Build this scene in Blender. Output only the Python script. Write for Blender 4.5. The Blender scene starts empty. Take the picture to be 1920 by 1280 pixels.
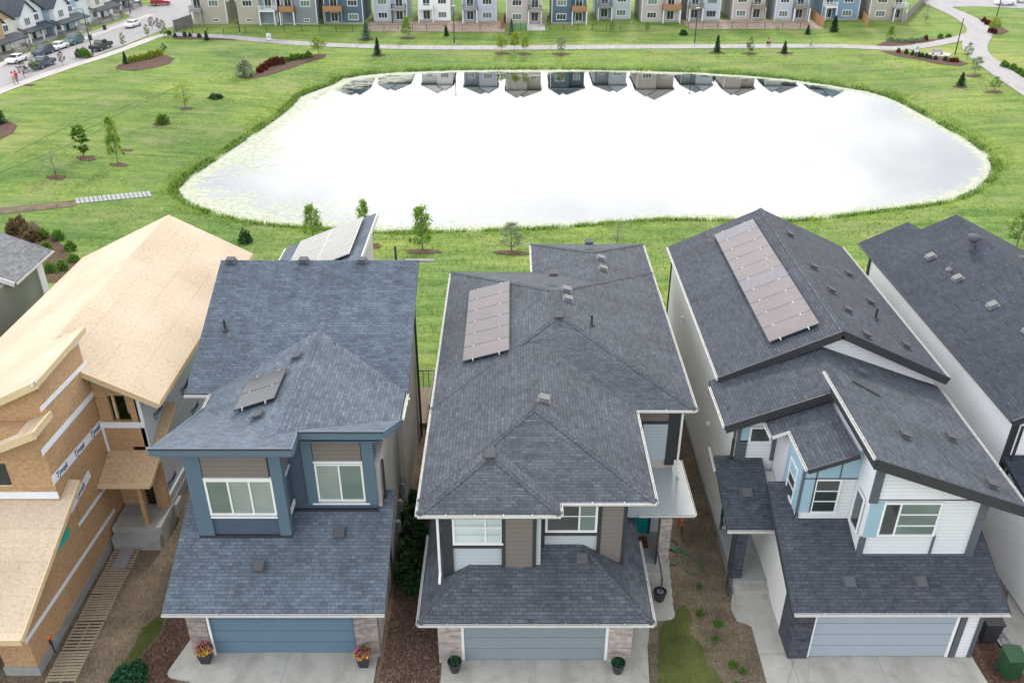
import bpy, math, random
import numpy as np
from mathutils import Vector
R = math.radians
SC = bpy.context.scene
COL = SC.collection
# ---------------------------------------------------------------- camera, world, sun, exposure
CAMH, PITCH, F = 24.6, R(29.6), 1650.0
cd = bpy.data.cameras.new('camera'); cam = bpy.data.objects.new('camera', cd); COL.objects.link(cam)
cd.sensor_width = 36; cd.lens = F/1920*36; cd.clip_end = 2000; cd.clip_start = 0.5
cam.location = (0, 0, CAMH); cam.rotation_euler = (R(90)-PITCH, 0, 0); SC.camera = cam
SC.view_settings.view_transform = 'Standard'; SC.view_settings.look = 'None'
SC.view_settings.gamma = 1; SC.view_settings.exposure = 0.88
SC.cycles.max_bounces = 6; SC.cycles.diffuse_bounces = 4; SC.cycles.glossy_bounces = 3; SC.cycles.transparent_max_bounces = 6
SUN_EL, SUN_AZ = R(32), R(8)          # ahead of the camera, behind thin cloud
W = bpy.data.worlds.new('World'); SC.world = W; W.use_nodes = True
nt = W.node_tree; nt.nodes.clear()
def N(t, typ, **kw):
    n = t.nodes.new(typ)
    for k, v in kw.items():
        if k.startswith('i_'):
            key = k[2:].replace('_', ' ')
            n.inputs[key].default_value = v
        else: setattr(n, k, v)
    return n
sky = N(nt, 'ShaderNodeTexSky', sky_type='NISHITA', sun_disc=False, sun_elevation=SUN_EL, sun_rotation=SUN_AZ)
sky.air_density = 1.0; sky.dust_density = 2.0
tc = N(nt, 'ShaderNodeTexCoord')
mp = N(nt, 'ShaderNodeMapping'); mp.inputs['Scale'].default_value = (1.0, 1.0, 2.6)
nz = N(nt, 'ShaderNodeTexNoise', i_Scale=2.2, i_Detail=6.0, i_Roughness=0.55)
cr = N(nt, 'ShaderNodeValToRGB'); cr.color_ramp.elements[0].position = 0.18; cr.color_ramp.elements[1].position = 0.40
c2 = N(nt, 'ShaderNodeValToRGB'); c2.color_ramp.elements[0].position = 0.34; c2.color_ramp.elements[1].position = 0.58
c2.color_ramp.elements[0].color = (4.5, 4.9, 5.5, 1); c2.color_ramp.elements[1].color = (9.3, 9.35, 9.4, 1)
mx = N(nt, 'ShaderNodeMix', data_type='RGBA')
bg = N(nt, 'ShaderNodeBackground', i_Strength=0.1); wo = N(nt, 'ShaderNodeOutputWorld')
L = nt.links.new
L(tc.outputs['Generated'], mp.inputs[0]); L(mp.outputs[0], nz.inputs['Vector']); L(nz.outputs[0], cr.inputs[0]); L(nz.outputs[0], c2.inputs[0])
sunv = (math.sin(SUN_AZ)*math.cos(SUN_EL), math.cos(SUN_AZ)*math.cos(SUN_EL), math.sin(SUN_EL))
def vdot(v):
    d = N(nt, 'ShaderNodeVectorMath', operation='DOT_PRODUCT'); L(tc.outputs['Generated'], d.inputs[0]); d.inputs[1].default_value = v
    m = N(nt, 'ShaderNodeMath', operation='MAXIMUM'); L(d.outputs['Value'], m.inputs[0]); m.inputs[1].default_value = 0; return m.outputs[0]
pw = N(nt, 'ShaderNodeMath', operation='POWER'); L(vdot(sunv), pw.inputs[0]); pw.inputs[1].default_value = 9
m1 = N(nt, 'ShaderNodeMath', operation='MULTIPLY_ADD'); L(pw.outputs[0], m1.inputs[0]); m1.inputs[1].default_value = .35; m1.inputs[2].default_value = 1.25
m2 = N(nt, 'ShaderNodeMath', operation='MULTIPLY_ADD'); L(vdot((-1, 0, 0)), m2.inputs[0]); m2.inputs[1].default_value = .9; L(m1.outputs[0], m2.inputs[2])
m3 = N(nt, 'ShaderNodeMath', operation='MULTIPLY_ADD'); L(vdot((0, 0, 1)), m3.inputs[0]); m3.inputs[1].default_value = -.45; L(m2.outputs[0], m3.inputs[2]); m2 = m3
vm = N(nt, 'ShaderNodeVectorMath', operation='SCALE'); L(c2.outputs[0], vm.inputs[0]); L(m2.outputs[0], vm.inputs['Scale'])
L(cr.outputs[0], mx.inputs[0]); L(sky.outputs[0], mx.inputs[6]); L(vm.outputs[0], mx.inputs[7]); L(mx.outputs[2], bg.inputs[0]); L(bg.outputs[0], wo.inputs[0])
sd = bpy.data.lights.new('sun', 'SUN'); sun = bpy.data.objects.new('sun', sd); COL.objects.link(sun)
sd.energy = 1.5; sd.angle = R(8); sd.color = (1.0, 0.92, 0.80)
sv = Vector((math.sin(SUN_AZ)*math.cos(SUN_EL), math.cos(SUN_AZ)*math.cos(SUN_EL), math.sin(SUN_EL)))
sun.rotation_euler = (-sv).to_track_quat('-Z', 'Y').to_euler(); sun.location = (20, 30, 60)

# ---------------------------------------------------------------- measuring the place
SP, CP = math.sin(PITCH), math.cos(PITCH)
def ray(px, py):
    a, b = (px-960)/F, (py-640)/F
    return Vector((a, CP-b*SP, -(SP+b*CP)))
def U(px, py, z=None, Y=None, X=None):
    d = ray(px, py)
    t = (z-CAMH)/d.z if z is not None else (Y/d.y if Y is not None else X/d.x)
    return Vector((d.x*t, d.y*t, CAMH+d.z*t))
WATER = -12.6
POND = [(329,356),(352,335),(385,312),(420,288),(460,262),(495,238),(520,220),(545,200),(560,182),(590,170),(625,158),(640,148),(690,140),(760,135),(850,132),(960,131),(1080,131),(1200,133),(1300,136),(1390,141),(1480,149),(1560,160),(1630,172),(1665,182),(1700,198),(1740,220),(1780,243),(1820,266),(1852,290),(1864,312),(1856,335),(1830,358),(1790,376),(1740,386),(1680,393),(1600,403),(1520,412),(1440,416),(1340,413),(1240,412),(1150,418),(1080,425),(1000,430),(900,433),(800,436),(730,437),(660,433),(590,429),(520,424),(460,416),(410,404),(370,390),(340,374)]
PW = np.array([[*U(x, y, z=WATER)[:2]] for x, y in POND])
def sdist(P):
    """signed distance to the pond outline, negative over the water"""
    P = np.asarray(P, float).reshape(-1, 2); A = PW; B = np.roll(PW, -1, 0)
    best = np.full(len(P), 1e9); ins = np.zeros(len(P), bool)
    for a, b in zip(A, B):
        ab = b-a; t = np.clip(((P-a)@ab)/(ab@ab), 0, 1)
        best = np.minimum(best, np.hypot(*(P-(a+t[:, None]*ab)).T))
        c = (a[1] > P[:, 1]) != (b[1] > P[:, 1])
        with np.errstate(divide='ignore', invalid='ignore'):
            xi = (b[0]-a[0])*(P[:, 1]-a[1])/(b[1]-a[1])+a[0]
        ins ^= c & (P[:, 0] < xi)
    return np.where(ins, -best, best)
def sstep(x, a, b):
    t = np.clip((x-a)/(b-a), 0, 1); return t*t*(3-2*t)
def TZ(x, y):
    x = np.atleast_1d(np.asarray(x, float)); y = np.atleast_1d(np.asarray(y, float))
    d = sdist(np.stack([x, y], 1))
    z = np.where(d < 0, WATER-0.05-np.minimum(0.5, -d*0.25), WATER-0.05+0.35*sstep(d, 0, 1.6)+2.0*(1-np.exp(-np.maximum(d, 0)/22)))
    z += np.where(d > 2, 0.10*np.sin(x*0.11+1)*np.cos(y*0.09), 0)
    t = np.clip((y-37)/47, 0, 1); k = 0.45*t+0.55*t*t*(3-2*t)
    return z*k
def tz(x, y): return float(TZ(x, y)[0])
def GR(px, py, dz=0.0):
    """the point of the ground seen at a photo position"""
    d = ray(px, py); ts = np.linspace(22, 900, 1800)
    X, Y_, Z = d.x*ts, d.y*ts, CAMH+d.z*ts
    below = Z < TZ(X, Y_)+dz
    i = int(np.argmax(below)); 
    if i == 0: return U(px, py, z=-1)
    lo, hi = ts[i-1], ts[i]
    for _ in range(14):
        m = (lo+hi)/2
        if CAMH+d.z*m < tz(d.x*m, d.y*m)+dz: hi = m
        else: lo = m
    return Vector((d.x*hi, d.y*hi, CAMH+d.z*hi))

# ---------------------------------------------------------------- mesh building
class MB:
    def __init__(s): s.v = []; s.f = []; s.n = 0
    def poly(s, pts):
        k = len(s.v); s.v += [tuple(p) for p in pts]; s.f.append(tuple(range(k, k+len(pts)))); return s
    def box(s, x0, x1, y0, y1, z0, z1):
        k = len(s.v)
        s.v += [(x0,y0,z0),(x1,y0,z0),(x1,y1,z0),(x0,y1,z0),(x0,y0,z1),(x1,y0,z1),(x1,y1,z1),(x0,y1,z1)]
        s.f += [tuple(k+i for i in q) for q in ((0,3,2,1),(4,5,6,7),(0,1,5,4),(1,2,6,5),(2,3,7,6),(3,0,4,7))]; return s
    def bar(s, p0, p1, w, h, up=(0,0,1)):
        """a box section from p0 to p1, w across, h high"""
        p0, p1 = Vector(p0), Vector(p1); d = (p1-p0).normalized(); u = Vector(up)
        a = d.cross(u)
        a = a.normalized() if a.length > 1e-4 else Vector((1,0,0)); b = a.cross(d).normalized()
        a *= w/2; b *= h/2; k = len(s.v)
        for p in (p0, p1):
            for q in (-a-b, a-b, a+b, -a+b): s.v.append(tuple(p+q))
        s.f += [tuple(k+i for i in q) for q in ((0,1,2,3),(7,6,5,4),(0,4,5,1),(1,5,6,2),(2,6,7,3),(3,7,4,0))]; return s
    def prism(s, pts, z0, z1):
        """footprint pts (counter-clockwise), z1 a number or a function of x, y"""
        g = z1 if callable(z1) else (lambda x, y: z1); n = len(pts); k = len(s.v)
        s.v += [(x, y, z0) for x, y in pts]+[(x, y, g(x, y)) for x, y in pts]
        s.f.append(tuple(k+i for i in reversed(range(n)))); s.f.append(tuple(k+n+i for i in range(n)))
        for i in range(n): j = (i+1) % n; s.f.append((k+i, k+j, k+n+j, k+n+i))
        return s
    def slab(s, pts, t):
        """an upward-facing polygon with thickness t below"""
        n = len(pts); k = len(s.v); pts = [Vector(p) for p in pts]
        s.v += [tuple(p) for p in pts]+[(p.x, p.y, p.z-t) for p in pts]
        s.f.append(tuple(k+i for i in range(n))); s.f.append(tuple(k+n+i for i in reversed(range(n))))
        for i in range(n): j = (i+1) % n; s.f.append((k+j, k+i, k+n+i, k+n+j))
        return s
    def tube(s, path, r, n=8, cap=True):
        path = [Vector(p) for p in path]; rs = r if isinstance(r, (list, tuple)) else [r]*len(path); k = len(s.v)
        pv = None
        for i, p in enumerate(path):
            d = (path[min(i+1, len(path)-1)]-path[max(i-1, 0)]).normalized()
            if pv is None: a = d.orthogonal().normalized()
            else: a = (pv-d*pv.dot(d)).normalized()
            pv = a; b = d.cross(a)
            for j in range(n):
                t = 2*math.pi*j/n; s.v.append(tuple(p+(a*math.cos(t)+b*math.sin(t))*rs[i]))
        for i in range(len(path)-1):
            for j in range(n):
                q = (j+1) % n; s.f.append((k+i*n+j, k+i*n+q, k+(i+1)*n+q, k+(i+1)*n+j))
        if cap:
            s.f.append(tuple(k+j for j in reversed(range(n)))); m = k+(len(path)-1)*n; s.f.append(tuple(m+j for j in range(n)))
        return s
    def lathe(s, prof, n=20, c=(0,0,0), sq=False):
        k = len(s.v)
        for r, z in prof:
            for j in range(n):
                t = 2*math.pi*(j+.5)/n; s.v.append((c[0]+r*math.cos(t), c[1]+r*math.sin(t), c[2]+z))
        for i in range(len(prof)-1):
            for j in range(n):
                q = (j+1) % n; s.f.append((k+i*n+j, k+i*n+q, k+(i+1)*n+q, k+(i+1)*n+j))
        s.f.append(tuple(k+j for j in reversed(range(n)))); m = k+(len(prof)-1)*n; s.f.append(tuple(m+j for j in range(n))); return s
    def hip(s, x0, x1, y0, y1, z, sl, fr=True, bk=True, t=0.18):
        """hip roof along y; fr / bk: hipped or gabled ends"""
        h = (x1-x0)/2; xm = (x0+x1)/2; zr = z+h*sl; ya = y0+h if fr else y0; yb = y1-h if bk else y1
        if ya > yb: ya = yb = (ya+yb)/2
        k = len(s.v)
        s.v += [(x0,y0,z),(x1,y0,z),(x1,y1,z),(x0,y1,z),(xm,ya,zr),(xm,yb,zr),(x0,y0,z-t),(x1,y0,z-t),(x1,y1,z-t),(x0,y1,z-t)]
        s.f += [tuple(k+i for i in q) for q in ((0,1,4),(1,2,5,4),(2,3,5),(3,0,4,5),(0,6,7,1),(1,7,8,2),(2,8,9,3),(3,9,6,0),(6,9,8,7))]
        return s
def world_of(o):
    p = Vector((0,0,0))
    while o is not None: p += o.location; o = o.parent
    return p
def tag(o, label=None, cat=None, group=None, kind=None):
    if label: o['label'] = label
    if cat: o['category'] = cat
    if group: o['group'] = group
    if kind: o['kind'] = kind
    return o
def meshobj(name, v, f, m, parent=None, smooth=False, uv=True, at=None):
    me = bpy.data.meshes.new(name)
    off = np.array(world_of(parent) if parent is not None else (at if at is not None else (0,0,0)), float)
    V = np.asarray(v, float)
    me.from_pydata((V-off).tolist(), [], f if isinstance(f, list) else f.tolist())
    if uv:
        ul = me.uv_layers.new(name='UVMap'); n = len(me.loops)
        nor = np.zeros(len(me.polygons)*3); me.polygons.foreach_get('normal', nor); nor = nor.reshape(-1, 3)
        lt = np.zeros(len(me.polygons), int); me.polygons.foreach_get('loop_total', lt)
        vi = np.zeros(n, int); me.loops.foreach_get('vertex_index', vi)
        nn = np.repeat(nor, lt, 0); P = V[vi]
        t = np.stack([-nn[:, 1], nn[:, 0], np.zeros(n)], 1); ln = np.hypot(t[:, 0], t[:, 1]); flat = ln < 0.02
        t[flat] = (1, 0, 0); ln[flat] = 1; t /= ln[:, None]
        b = np.cross(nn, t); b[flat] = (0, 1, 0)
        ul.data.foreach_set('uv', np.stack([(P*t).sum(1), (P*b).sum(1)], 1).ravel())
    if smooth: me.polygons.foreach_set('use_smooth', [True]*len(me.polygons))
    me.materials.append(m)
    o = bpy.data.objects.new(name, me); COL.objects.link(o)
    if parent is not None: o.parent = parent
    elif at is not None: o.location = at
    me.validate(); return o
SPLIT = {'trim','corner_trim','blue_panel','foundation','wall','brick_pillar','house_wrap_strip','wood_panel','sill_board','stud','soffit','flashing','rake_board','fascia','wrap_fold','stone_pillar','downspout','door_frame','opening','porch_floor'}
def loose(mb):
    par = list(range(len(mb.v)))
    def fd(i):
        while par[i] != i: par[i] = par[par[i]]; i = par[i]
        return i
    for f in mb.f:
        for i in f[1:]: par[fd(i)] = fd(f[0])
    g = {}
    for f in mb.f: g.setdefault(fd(f[0]), []).append(f)
    out = []
    for fs in g.values():
        ids = sorted({i for f in fs for i in f}); ix = {i: k for k, i in enumerate(ids)}
        q = MB(); q.v = [mb.v[i] for i in ids]; q.f = [tuple(ix[i] for i in f) for f in fs]; out.append(q)
    return out
def part(name, mb, m, parent, label=None, smooth=False):
    if name in SPLIT:
        ps = loose(mb)
        if len(ps) > 1:
            for q in ps: o = part(name, q, m, parent, label, smooth)
            return o
    o = meshobj(name, mb.v, mb.f, m, parent, smooth)
    if label: o['label'] = label
    return o
def solo(name, mb, m, label, cat, group=None, smooth=False, at=None, kind=None):
    if at is None and not kind:
        V = np.asarray(mb.v); at = (float(V[:,0].mean()), float(V[:,1].mean()), float(V[:,2].min()))
    return tag(meshobj(name, mb.v, mb.f, m, None, smooth, at=at), label, cat, group, kind)
def struct(name, mb, m, label=None): return tag(meshobj(name, mb.v, mb.f, m), label, None, None, 'structure')
def thing(name, label, cat, loc=(0,0,0), group=None):
    o = bpy.data.objects.new(name, None); COL.objects.link(o); o.location = loc; o.empty_display_size = .3
    return tag(o, label, cat, group)
KIDS = {}
def kids(o): return [c for c in COL.objects if c.parent == o]
def dup(root, loc, rz=0, sc=1, label=None, group=None, mat=None):
    if root.name not in KIDS: KIDS[root.name] = [(c, kids(c)) for c in kids(root)]
    r = root.copy(); COL.objects.link(r); r.location = loc; r.rotation_euler = (0, 0, rz)
    r.scale = (sc, sc, sc) if not isinstance(sc, tuple) else sc
    if label: r['label'] = label
    if group: r['group'] = group
    for c, gs in KIDS[root.name]:
        d = c.copy(); COL.objects.link(d); d.parent = r
        if mat and c.name.split('.')[0] in mat:
            d.data = c.data.copy(); d.data.materials[0] = mat[c.name.split('.')[0]]
        for g in gs:
            e = g.copy(); COL.objects.link(e); e.parent = d
    return r

# ---------------------------------------------------------------- materials
def C4(c): return (c[0], c[1], c[2], 1)
class Mat:
    def __init__(s, name, rough=0.8, spec=0.3):
        s.m = bpy.data.materials.new(name); s.m.use_nodes = True; s.t = s.m.node_tree
        s.b = s.t.nodes['Principled BSDF']; s.b.inputs['Roughness'].default_value = rough
        s.b.inputs['Specular IOR Level'].default_value = spec; s.o = s.t.nodes['Material Output']
        s.tc = s.t.nodes.new('ShaderNodeTexCoord')
    def n(s, typ, **kw): return N(s.t, typ, **kw)
    def l(s, a, b): s.t.links.new(a, b)
    def noise(s, scale, detail=4, src='Object', rough=.55, stretch=None):
        n = s.n('ShaderNodeTexNoise', i_Scale=scale, i_Detail=detail, i_Roughness=rough)
        if stretch:
            m = s.n('ShaderNodeMapping'); m.inputs['Scale'].default_value = stretch[:3]
            if len(stretch) > 3: m.inputs['Rotation'].default_value = (0, 0, stretch[3])
            s.l(s.tc.outputs[src], m.inputs[0]); s.l(m.outputs[0], n.inputs['Vector'])
        else: s.l(s.tc.outputs[src], n.inputs['Vector'])
        return n.outputs[0]
    def ramp(s, f, stops):
        r = s.n('ShaderNodeValToRGB'); e = r.color_ramp.elements
        while len(e) < len(stops): e.new(0.5)
        for el, (p, c) in zip(e, stops): el.position = p; el.color = C4(c) if len(c) == 3 else c
        s.l(f, r.inputs[0]); return r.outputs[0]
    def mix(s, f, a, b, mode='MIX'):
        m = s.n('ShaderNodeMix', data_type='RGBA', blend_type=mode)
        for i, x in ((0, f), (6, a), (7, b)):
            if isinstance(x, (int, float)): m.inputs[i].default_value = x
            elif isinstance(x, tuple): m.inputs[i].default_value = C4(x)
            else: s.l(x, m.inputs[i])
        return m.outputs[2]
    def math(s, op, a, b=0.0, c=None):
        m = s.n('ShaderNodeMath', operation=op)
        for i, x in enumerate((a, b) if c is None else (a, b, c)):
            if isinstance(x, (int, float)): m.inputs[i].default_value = x
            else: s.l(x, m.inputs[i])
        return m.outputs[0]
    def bump(s, h, st=.5, dist=.02):
        b = s.n('ShaderNodeBump', i_Strength=st, i_Distance=dist); s.l(h, b.inputs['Height']); s.l(b.outputs[0], s.b.inputs['Normal'])
    def col(s, x):
        if isinstance(x, tuple): s.b.inputs['Base Color'].default_value = C4(x)
        else: s.l(x, s.b.inputs['Base Color'])
        return s
def dk(c, k): return (c[0]*k, c[1]*k, c[2]*k)
def plain(name, c, rough=.6, spec=.3, var=.12, scale=6, metal=0):
    s = Mat(name, rough, spec); s.col(s.mix(s.noise(scale), dk(c, 1-var), dk(c, 1+var))); s.b.inputs['Metallic'].default_value = metal
    s.bump(s.noise(scale*8), .08, .01); return s.m
def shingle(name, c):
    s = Mat(name, .85, .25); uv = s.tc.outputs['UV']
    def br(w, off, c1, c2, mo, ms):
        b = s.n('ShaderNodeTexBrick', i_Scale=1.0, i_Mortar_Size=ms, i_Mortar_Smooth=.3, i_Bias=0.0, i_Brick_Width=w, i_Row_Height=.125, offset=off, offset_frequency=2)
        b.inputs['Color1'].default_value = C4(c1); b.inputs['Color2'].default_value = C4(c2); b.inputs['Mortar'].default_value = C4(mo)
        s.l(uv, b.inputs['Vector']); return b
    b1 = br(.25, .37, dk(c, .66), dk(c, 1.30), dk(c, .30), .012)  # dark mortar paints the thin shadow line along the shingle tabs
    b2 = br(.36, .62, dk(c, .72), dk(c, 1.25), dk(c, .75), .006)
    m = s.mix(.5, b1.outputs[0], b2.outputs[0])
    m = s.mix(.55, m, s.ramp(s.noise(.45, 3, rough=.6), [(.3, (.72,.72,.74)), (.7, (1.22,1.2,1.18))]), 'MULTIPLY')
    m = s.mix(.5, m, s.ramp(s.noise(9, 2), [(.3, (.7,.7,.7)), (.7, (1.3,1.3,1.3))]), 'MULTIPLY')
    m = s.mix(.35, m, s.ramp(s.noise(90, 2), [(.3, (.45,.45,.45)), (.7, (1.6,1.6,1.6))]), 'MULTIPLY')
    m = s.mix(.45, m, s.ramp(s.noise(1.0, 5, 'UV', .65, (1.6, .16, 1)), [(.34, (.74,.74,.74)), (.5, (1,1,1)), (.7, (1.2,1.19,1.17))]), 'MULTIPLY')
    s.col(m); s.bump(s.math('ADD', s.math('MULTIPLY', b1.outputs[1], -1.0), s.math('MULTIPLY', s.noise(60), .4)), .6, .012); return s.m
def siding(name, c, per=.17, vert=False, rough=.5):
    s = Mat(name, rough, .35); sp = s.n('ShaderNodeSeparateXYZ'); s.l(s.tc.outputs['UV'], sp.inputs[0])
    f = s.math('FRACT', s.math('DIVIDE', sp.outputs[0 if vert else 1], per))
    m = s.ramp(f, [(0, dk(c, .58)), (.06, dk(c, .78)), (.12, dk(c, .98)), (1, dk(c, 1.05))])
    m = s.mix(.5, m, s.ramp(s.noise(.6, 5), [(.3, (.86,.86,.86)), (.7, (1.08,1.08,1.08))]), 'MULTIPLY')
    s.col(m); s.bump(f, .6, .02); return s.m
def bricks(name, c1, c2, mo, w=.30, h=.085):
    s = Mat(name, .85, .2); b = s.n('ShaderNodeTexBrick', i_Scale=1.0, i_Mortar_Size=.006, i_Bias=0.0, i_Brick_Width=w, i_Row_Height=h)
    b.inputs['Color1'].default_value = C4(c1); b.inputs['Color2'].default_value = C4(c2); b.inputs['Mortar'].default_value = C4(mo)
    s.l(s.tc.outputs['UV'], b.inputs['Vector'])
    s.col(s.mix(.6, b.outputs[0], s.ramp(s.noise(5, 5), [(.3, (.6,.6,.62)), (.7, (1.4,1.35,1.3))]), 'MULTIPLY')); s.bump(s.math('ADD', s.math('MULTIPLY', b.outputs[1], -1.0), s.noise(30)), .6, .015); return s.m
def osb(name, c, seam=True, k=1.0):
    s = Mat(name, .8, .2)
    a = s.noise(15, 5, 'UV', .75, (1, .4, 1)); b = s.noise(12, 5, 'UV', .75, (.4, 1, 1, .5))
    m = s.ramp(s.math('MULTIPLY', s.math('ADD', a, b), .5), [(.34, dk(c, 1-.5*k)), (.46, dk(c, 1-.1*k)), (.54, dk(c, 1+.08*k)), (.66, dk(c, 1+.35*k))])
    m = s.mix(.7, m, s.ramp(s.noise(.35, 4), [(.3, (.84,.83,.8)), (.7, (1.1,1.1,1.12))]), 'MULTIPLY')
    if seam:
        br = s.n('ShaderNodeTexBrick', i_Scale=1.0, i_Mortar_Size=.005, i_Mortar_Smooth=.1, i_Bias=0.0, i_Brick_Width=2.44, i_Row_Height=1.22)
        br.inputs['Color1'].default_value = C4((.95,.95,.95)); br.inputs['Color2'].default_value = C4((1.04,1.04,1.04)); br.inputs['Mortar'].default_value = C4((.62,.58,.5))
        s.l(s.tc.outputs['UV'], br.inputs['Vector']); m = s.mix(1.0, m, br.outputs[0], 'MULTIPLY')
    s.col(m); s.bump(a, .25, .006); return s.m
def concrete(name, c, var=.12):
    s = Mat(name, .85, .25)
    m = s.mix(s.noise(.8, 6, rough=.65), dk(c, 1-var*1.6), dk(c, 1+var))
    m = s.mix(.5, m, s.ramp(s.noise(2.2, 5), [(.35, (.78,.77,.74)), (.5, (1,1,1)), (1, (1.06,1.06,1.06))]), 'MULTIPLY')
    m = s.mix(.3, m, s.ramp(s.noise(60, 2), [(.3, (.75,.75,.75)), (.7, (1.2,1.2,1.2))]), 'MULTIPLY')
    m = s.mix(.6, m, s.ramp(s.noise(1.0, 5, rough=.6, stretch=(1.3, .18, 1)), [(.34, (.78,.77,.75)), (.5, (1,1,1)), (.7, (1.08,1.08,1.08))]), 'MULTIPLY')
    s.col(m); s.bump(s.noise(50), .15, .004); return s.m
def chips(name, cs, scale=22, big=.5):
    s = Mat(name, .95, .1); v = s.n('ShaderNodeTexVoronoi', i_Scale=scale, i_Randomness=1.0); m = s.n('ShaderNodeMapping'); m.inputs['Scale'].default_value = (1, .55, 1); m.inputs['Rotation'].default_value = (0, 0, .6)
    s.l(s.tc.outputs['Object'], m.inputs[0]); s.l(m.outputs[0], v.inputs['Vector'])
    sp = s.n('ShaderNodeSeparateXYZ'); s.l(v.outputs['Color'], sp.inputs[0])
    k = len(cs)-1; c = s.ramp(sp.outputs[0], [(i/k, q) for i, q in enumerate(cs)])
    c = s.mix(big, c, s.ramp(s.noise(.9, 6, rough=.65), [(.3, (.55,.55,.55)), (.7, (1.5,1.45,1.4))]), 'MULTIPLY')
    s.col(c); s.bump(v.outputs['Distance'], .9, .04); return s.m
def glass(name, c, rough=.06, spec=.9, blind=0):
    s = Mat(name, rough, spec)
    m = s.ramp(s.noise(.8, 2, 'Object'), [(.35, dk(c, .9 if blind or c[0] > .1 else .7)), (.65, dk(c, 1.08 if blind or c[0] > .1 else 1.35))])
    if blind:
        sp = s.n('ShaderNodeSeparateXYZ'); s.l(s.tc.outputs['UV'], sp.inputs[0]); f = s.math('FRACT', s.math('MULTIPLY', sp.outputs[1], 1/blind))
        m = s.mix(1.0, m, s.ramp(f, [(0, (.72,.72,.72)), (.35, (1,1,1)), (1, (1.05,1.05,1.05))]), 'MULTIPLY')
    s.col(m); return s.m
def leafmat(name, c, tr=.35):
    s = Mat(name, .6, .25); s.t.nodes.remove(s.b)
    d = s.n('ShaderNodeBsdfDiffuse'); t = s.n('ShaderNodeBsdfTranslucent'); mx = s.n('ShaderNodeMixShader', i_Fac=tr)
    g = s.n('ShaderNodeNewGeometry'); r = s.ramp(s.math('FRACT', s.math('MULTIPLY', g.outputs['Random Per Island'], 1.0)), [(0, dk(c, .55)), (.5, c), (1, dk(c, 1.55))])
    s.l(r, d.inputs[0]); s.l(s.mix(.5, r, (c[0]*1.6, c[1]*1.5, c[2]*.6)), t.inputs[0]); s.l(d.outputs[0], mx.inputs[1]); s.l(t.outputs[0], mx.inputs[2]); s.l(mx.outputs[0], s.o.inputs[0]); return s.m
def grassmat():
    s = Mat('grass', .9, .15)
    big = s.noise(.045, 5, rough=.6); mid = s.noise(.22, 6, rough=.65, stretch=(1, 1.8, 1)); fine = s.noise(2.2, 6, rough=.75, stretch=(1, .6, 1)); f2 = s.noise(9, 4, rough=.7)
    m = s.ramp(big, [(.3, (.095,.175,.050)), (.5, (.150,.240,.060)), (.7, (.22,.290,.075))])
    m = s.mix(.5, m, s.ramp(s.noise(.018, 3, rough=.6), [(.35, (.8,.92,.95)), (.65, (1.25,1.12,1.0))]), 'MULTIPLY')
    trk = s.noise(.5, 3, rough=.6, stretch=(.12, 1.6, 1, -.45)); m = s.mix(.6, m, s.ramp(trk, [(.36, (.62,.72,.6)), (.5, (1,1,1)), (.66, (1.3,1.22,1.25))]), 'MULTIPLY')
    m = s.mix(.75, m, s.ramp(mid, [(.32, (.6,.72,.62)), (.5, (1,1,1)), (.68, (1.42,1.2,1.0))]), 'MULTIPLY')
    m = s.mix(.7, m, s.ramp(fine, [(.32, (.55,.6,.5)), (.5, (1,1,1)), (.7, (1.5,1.35,1.2))]), 'MULTIPLY')
    m = s.mix(.4, m, s.ramp(f2, [(.32, (.5,.55,.5)), (.68, (1.6,1.5,1.4))]), 'MULTIPLY')
    dry = s.ramp(s.noise(.11, 4, rough=.7), [(.50, (0,0,0)), (.70, (1,1,1))])
    m = s.mix(s.math('MULTIPLY', dry, .55), m, (.30,.28,.14))
    s.col(m); s.bump(s.math('ADD', fine, s.math('MULTIPLY', f2, .5)), .9, .22); return s.m
M = {}
M['grass'] = grassmat()
M['r_blue'] = shingle('blue_grey_shingles', (.112,.142,.184))
M['r_char'] = shingle('charcoal_shingles', (.079,.092,.114))
M['r_dark'] = shingle('dark_shingles', (.061,.072,.093))
M['r_black'] = shingle('black_shingles', (.042,.052,.074))
M['r_grey'] = shingle('grey_shingles', (.18,.19,.21))
M['cap'] = shingle('ridge_cap_shingles', (.083,.094,.114))
M['capb'] = shingle('ridge_cap_blue', (.112,.142,.184))
M['s_white'] = siding('white_siding', (.72,.74,.79), .15)
M['s_lgrey'] = siding('light_grey_siding', (.46,.50,.56), .15)
M['s_blue'] = siding('slate_blue_siding', (.075,.11,.16), .13)
M['s_green'] = siding('grey_green_siding', (.24,.27,.24), .2)
M['wood'] = siding('brown_wood_panel', (.19,.165,.155), .19)
M['trimblue'] = plain('blue_trim', (.095,.145,.20), .5, .4, .05)
M['panelblue'] = plain('pale_blue_panel', (.29,.43,.53), .5, .4, .04, 2)
M['black'] = plain('black_trim', (.035,.038,.045), .5, .4)
M['dgrey'] = plain('dark_grey_metal', (.09,.10,.12), .5, .4)
M['white'] = plain('white_paint', (.74,.75,.77), .45, .4, .05)
M['gutter'] = plain('white_gutter', (.54,.54,.53), .5, .4, .2, 9)
M['stucco'] = plain('grey_beige_stucco', (.48,.46,.43), .9, .2, .10, 1.2)
M['stuccol'] = plain('pale_grey_stucco', (.72,.73,.71), .9, .2, .09, 1.0)
M['doorblue'] = plain('blue_garage_door', (.115,.18,.25), .4, .3, .05, 2)
M['doorgrey'] = plain('grey_garage_door', (.22,.255,.29), .4, .3, .04, 2)
M['doorlg'] = plain('pale_garage_door', (.31,.36,.42), .4, .3, .04, 2)
M['brick'] = bricks('beige_brick', (.48,.40,.36), (.26,.24,.25), (.45,.43,.41))
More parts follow.
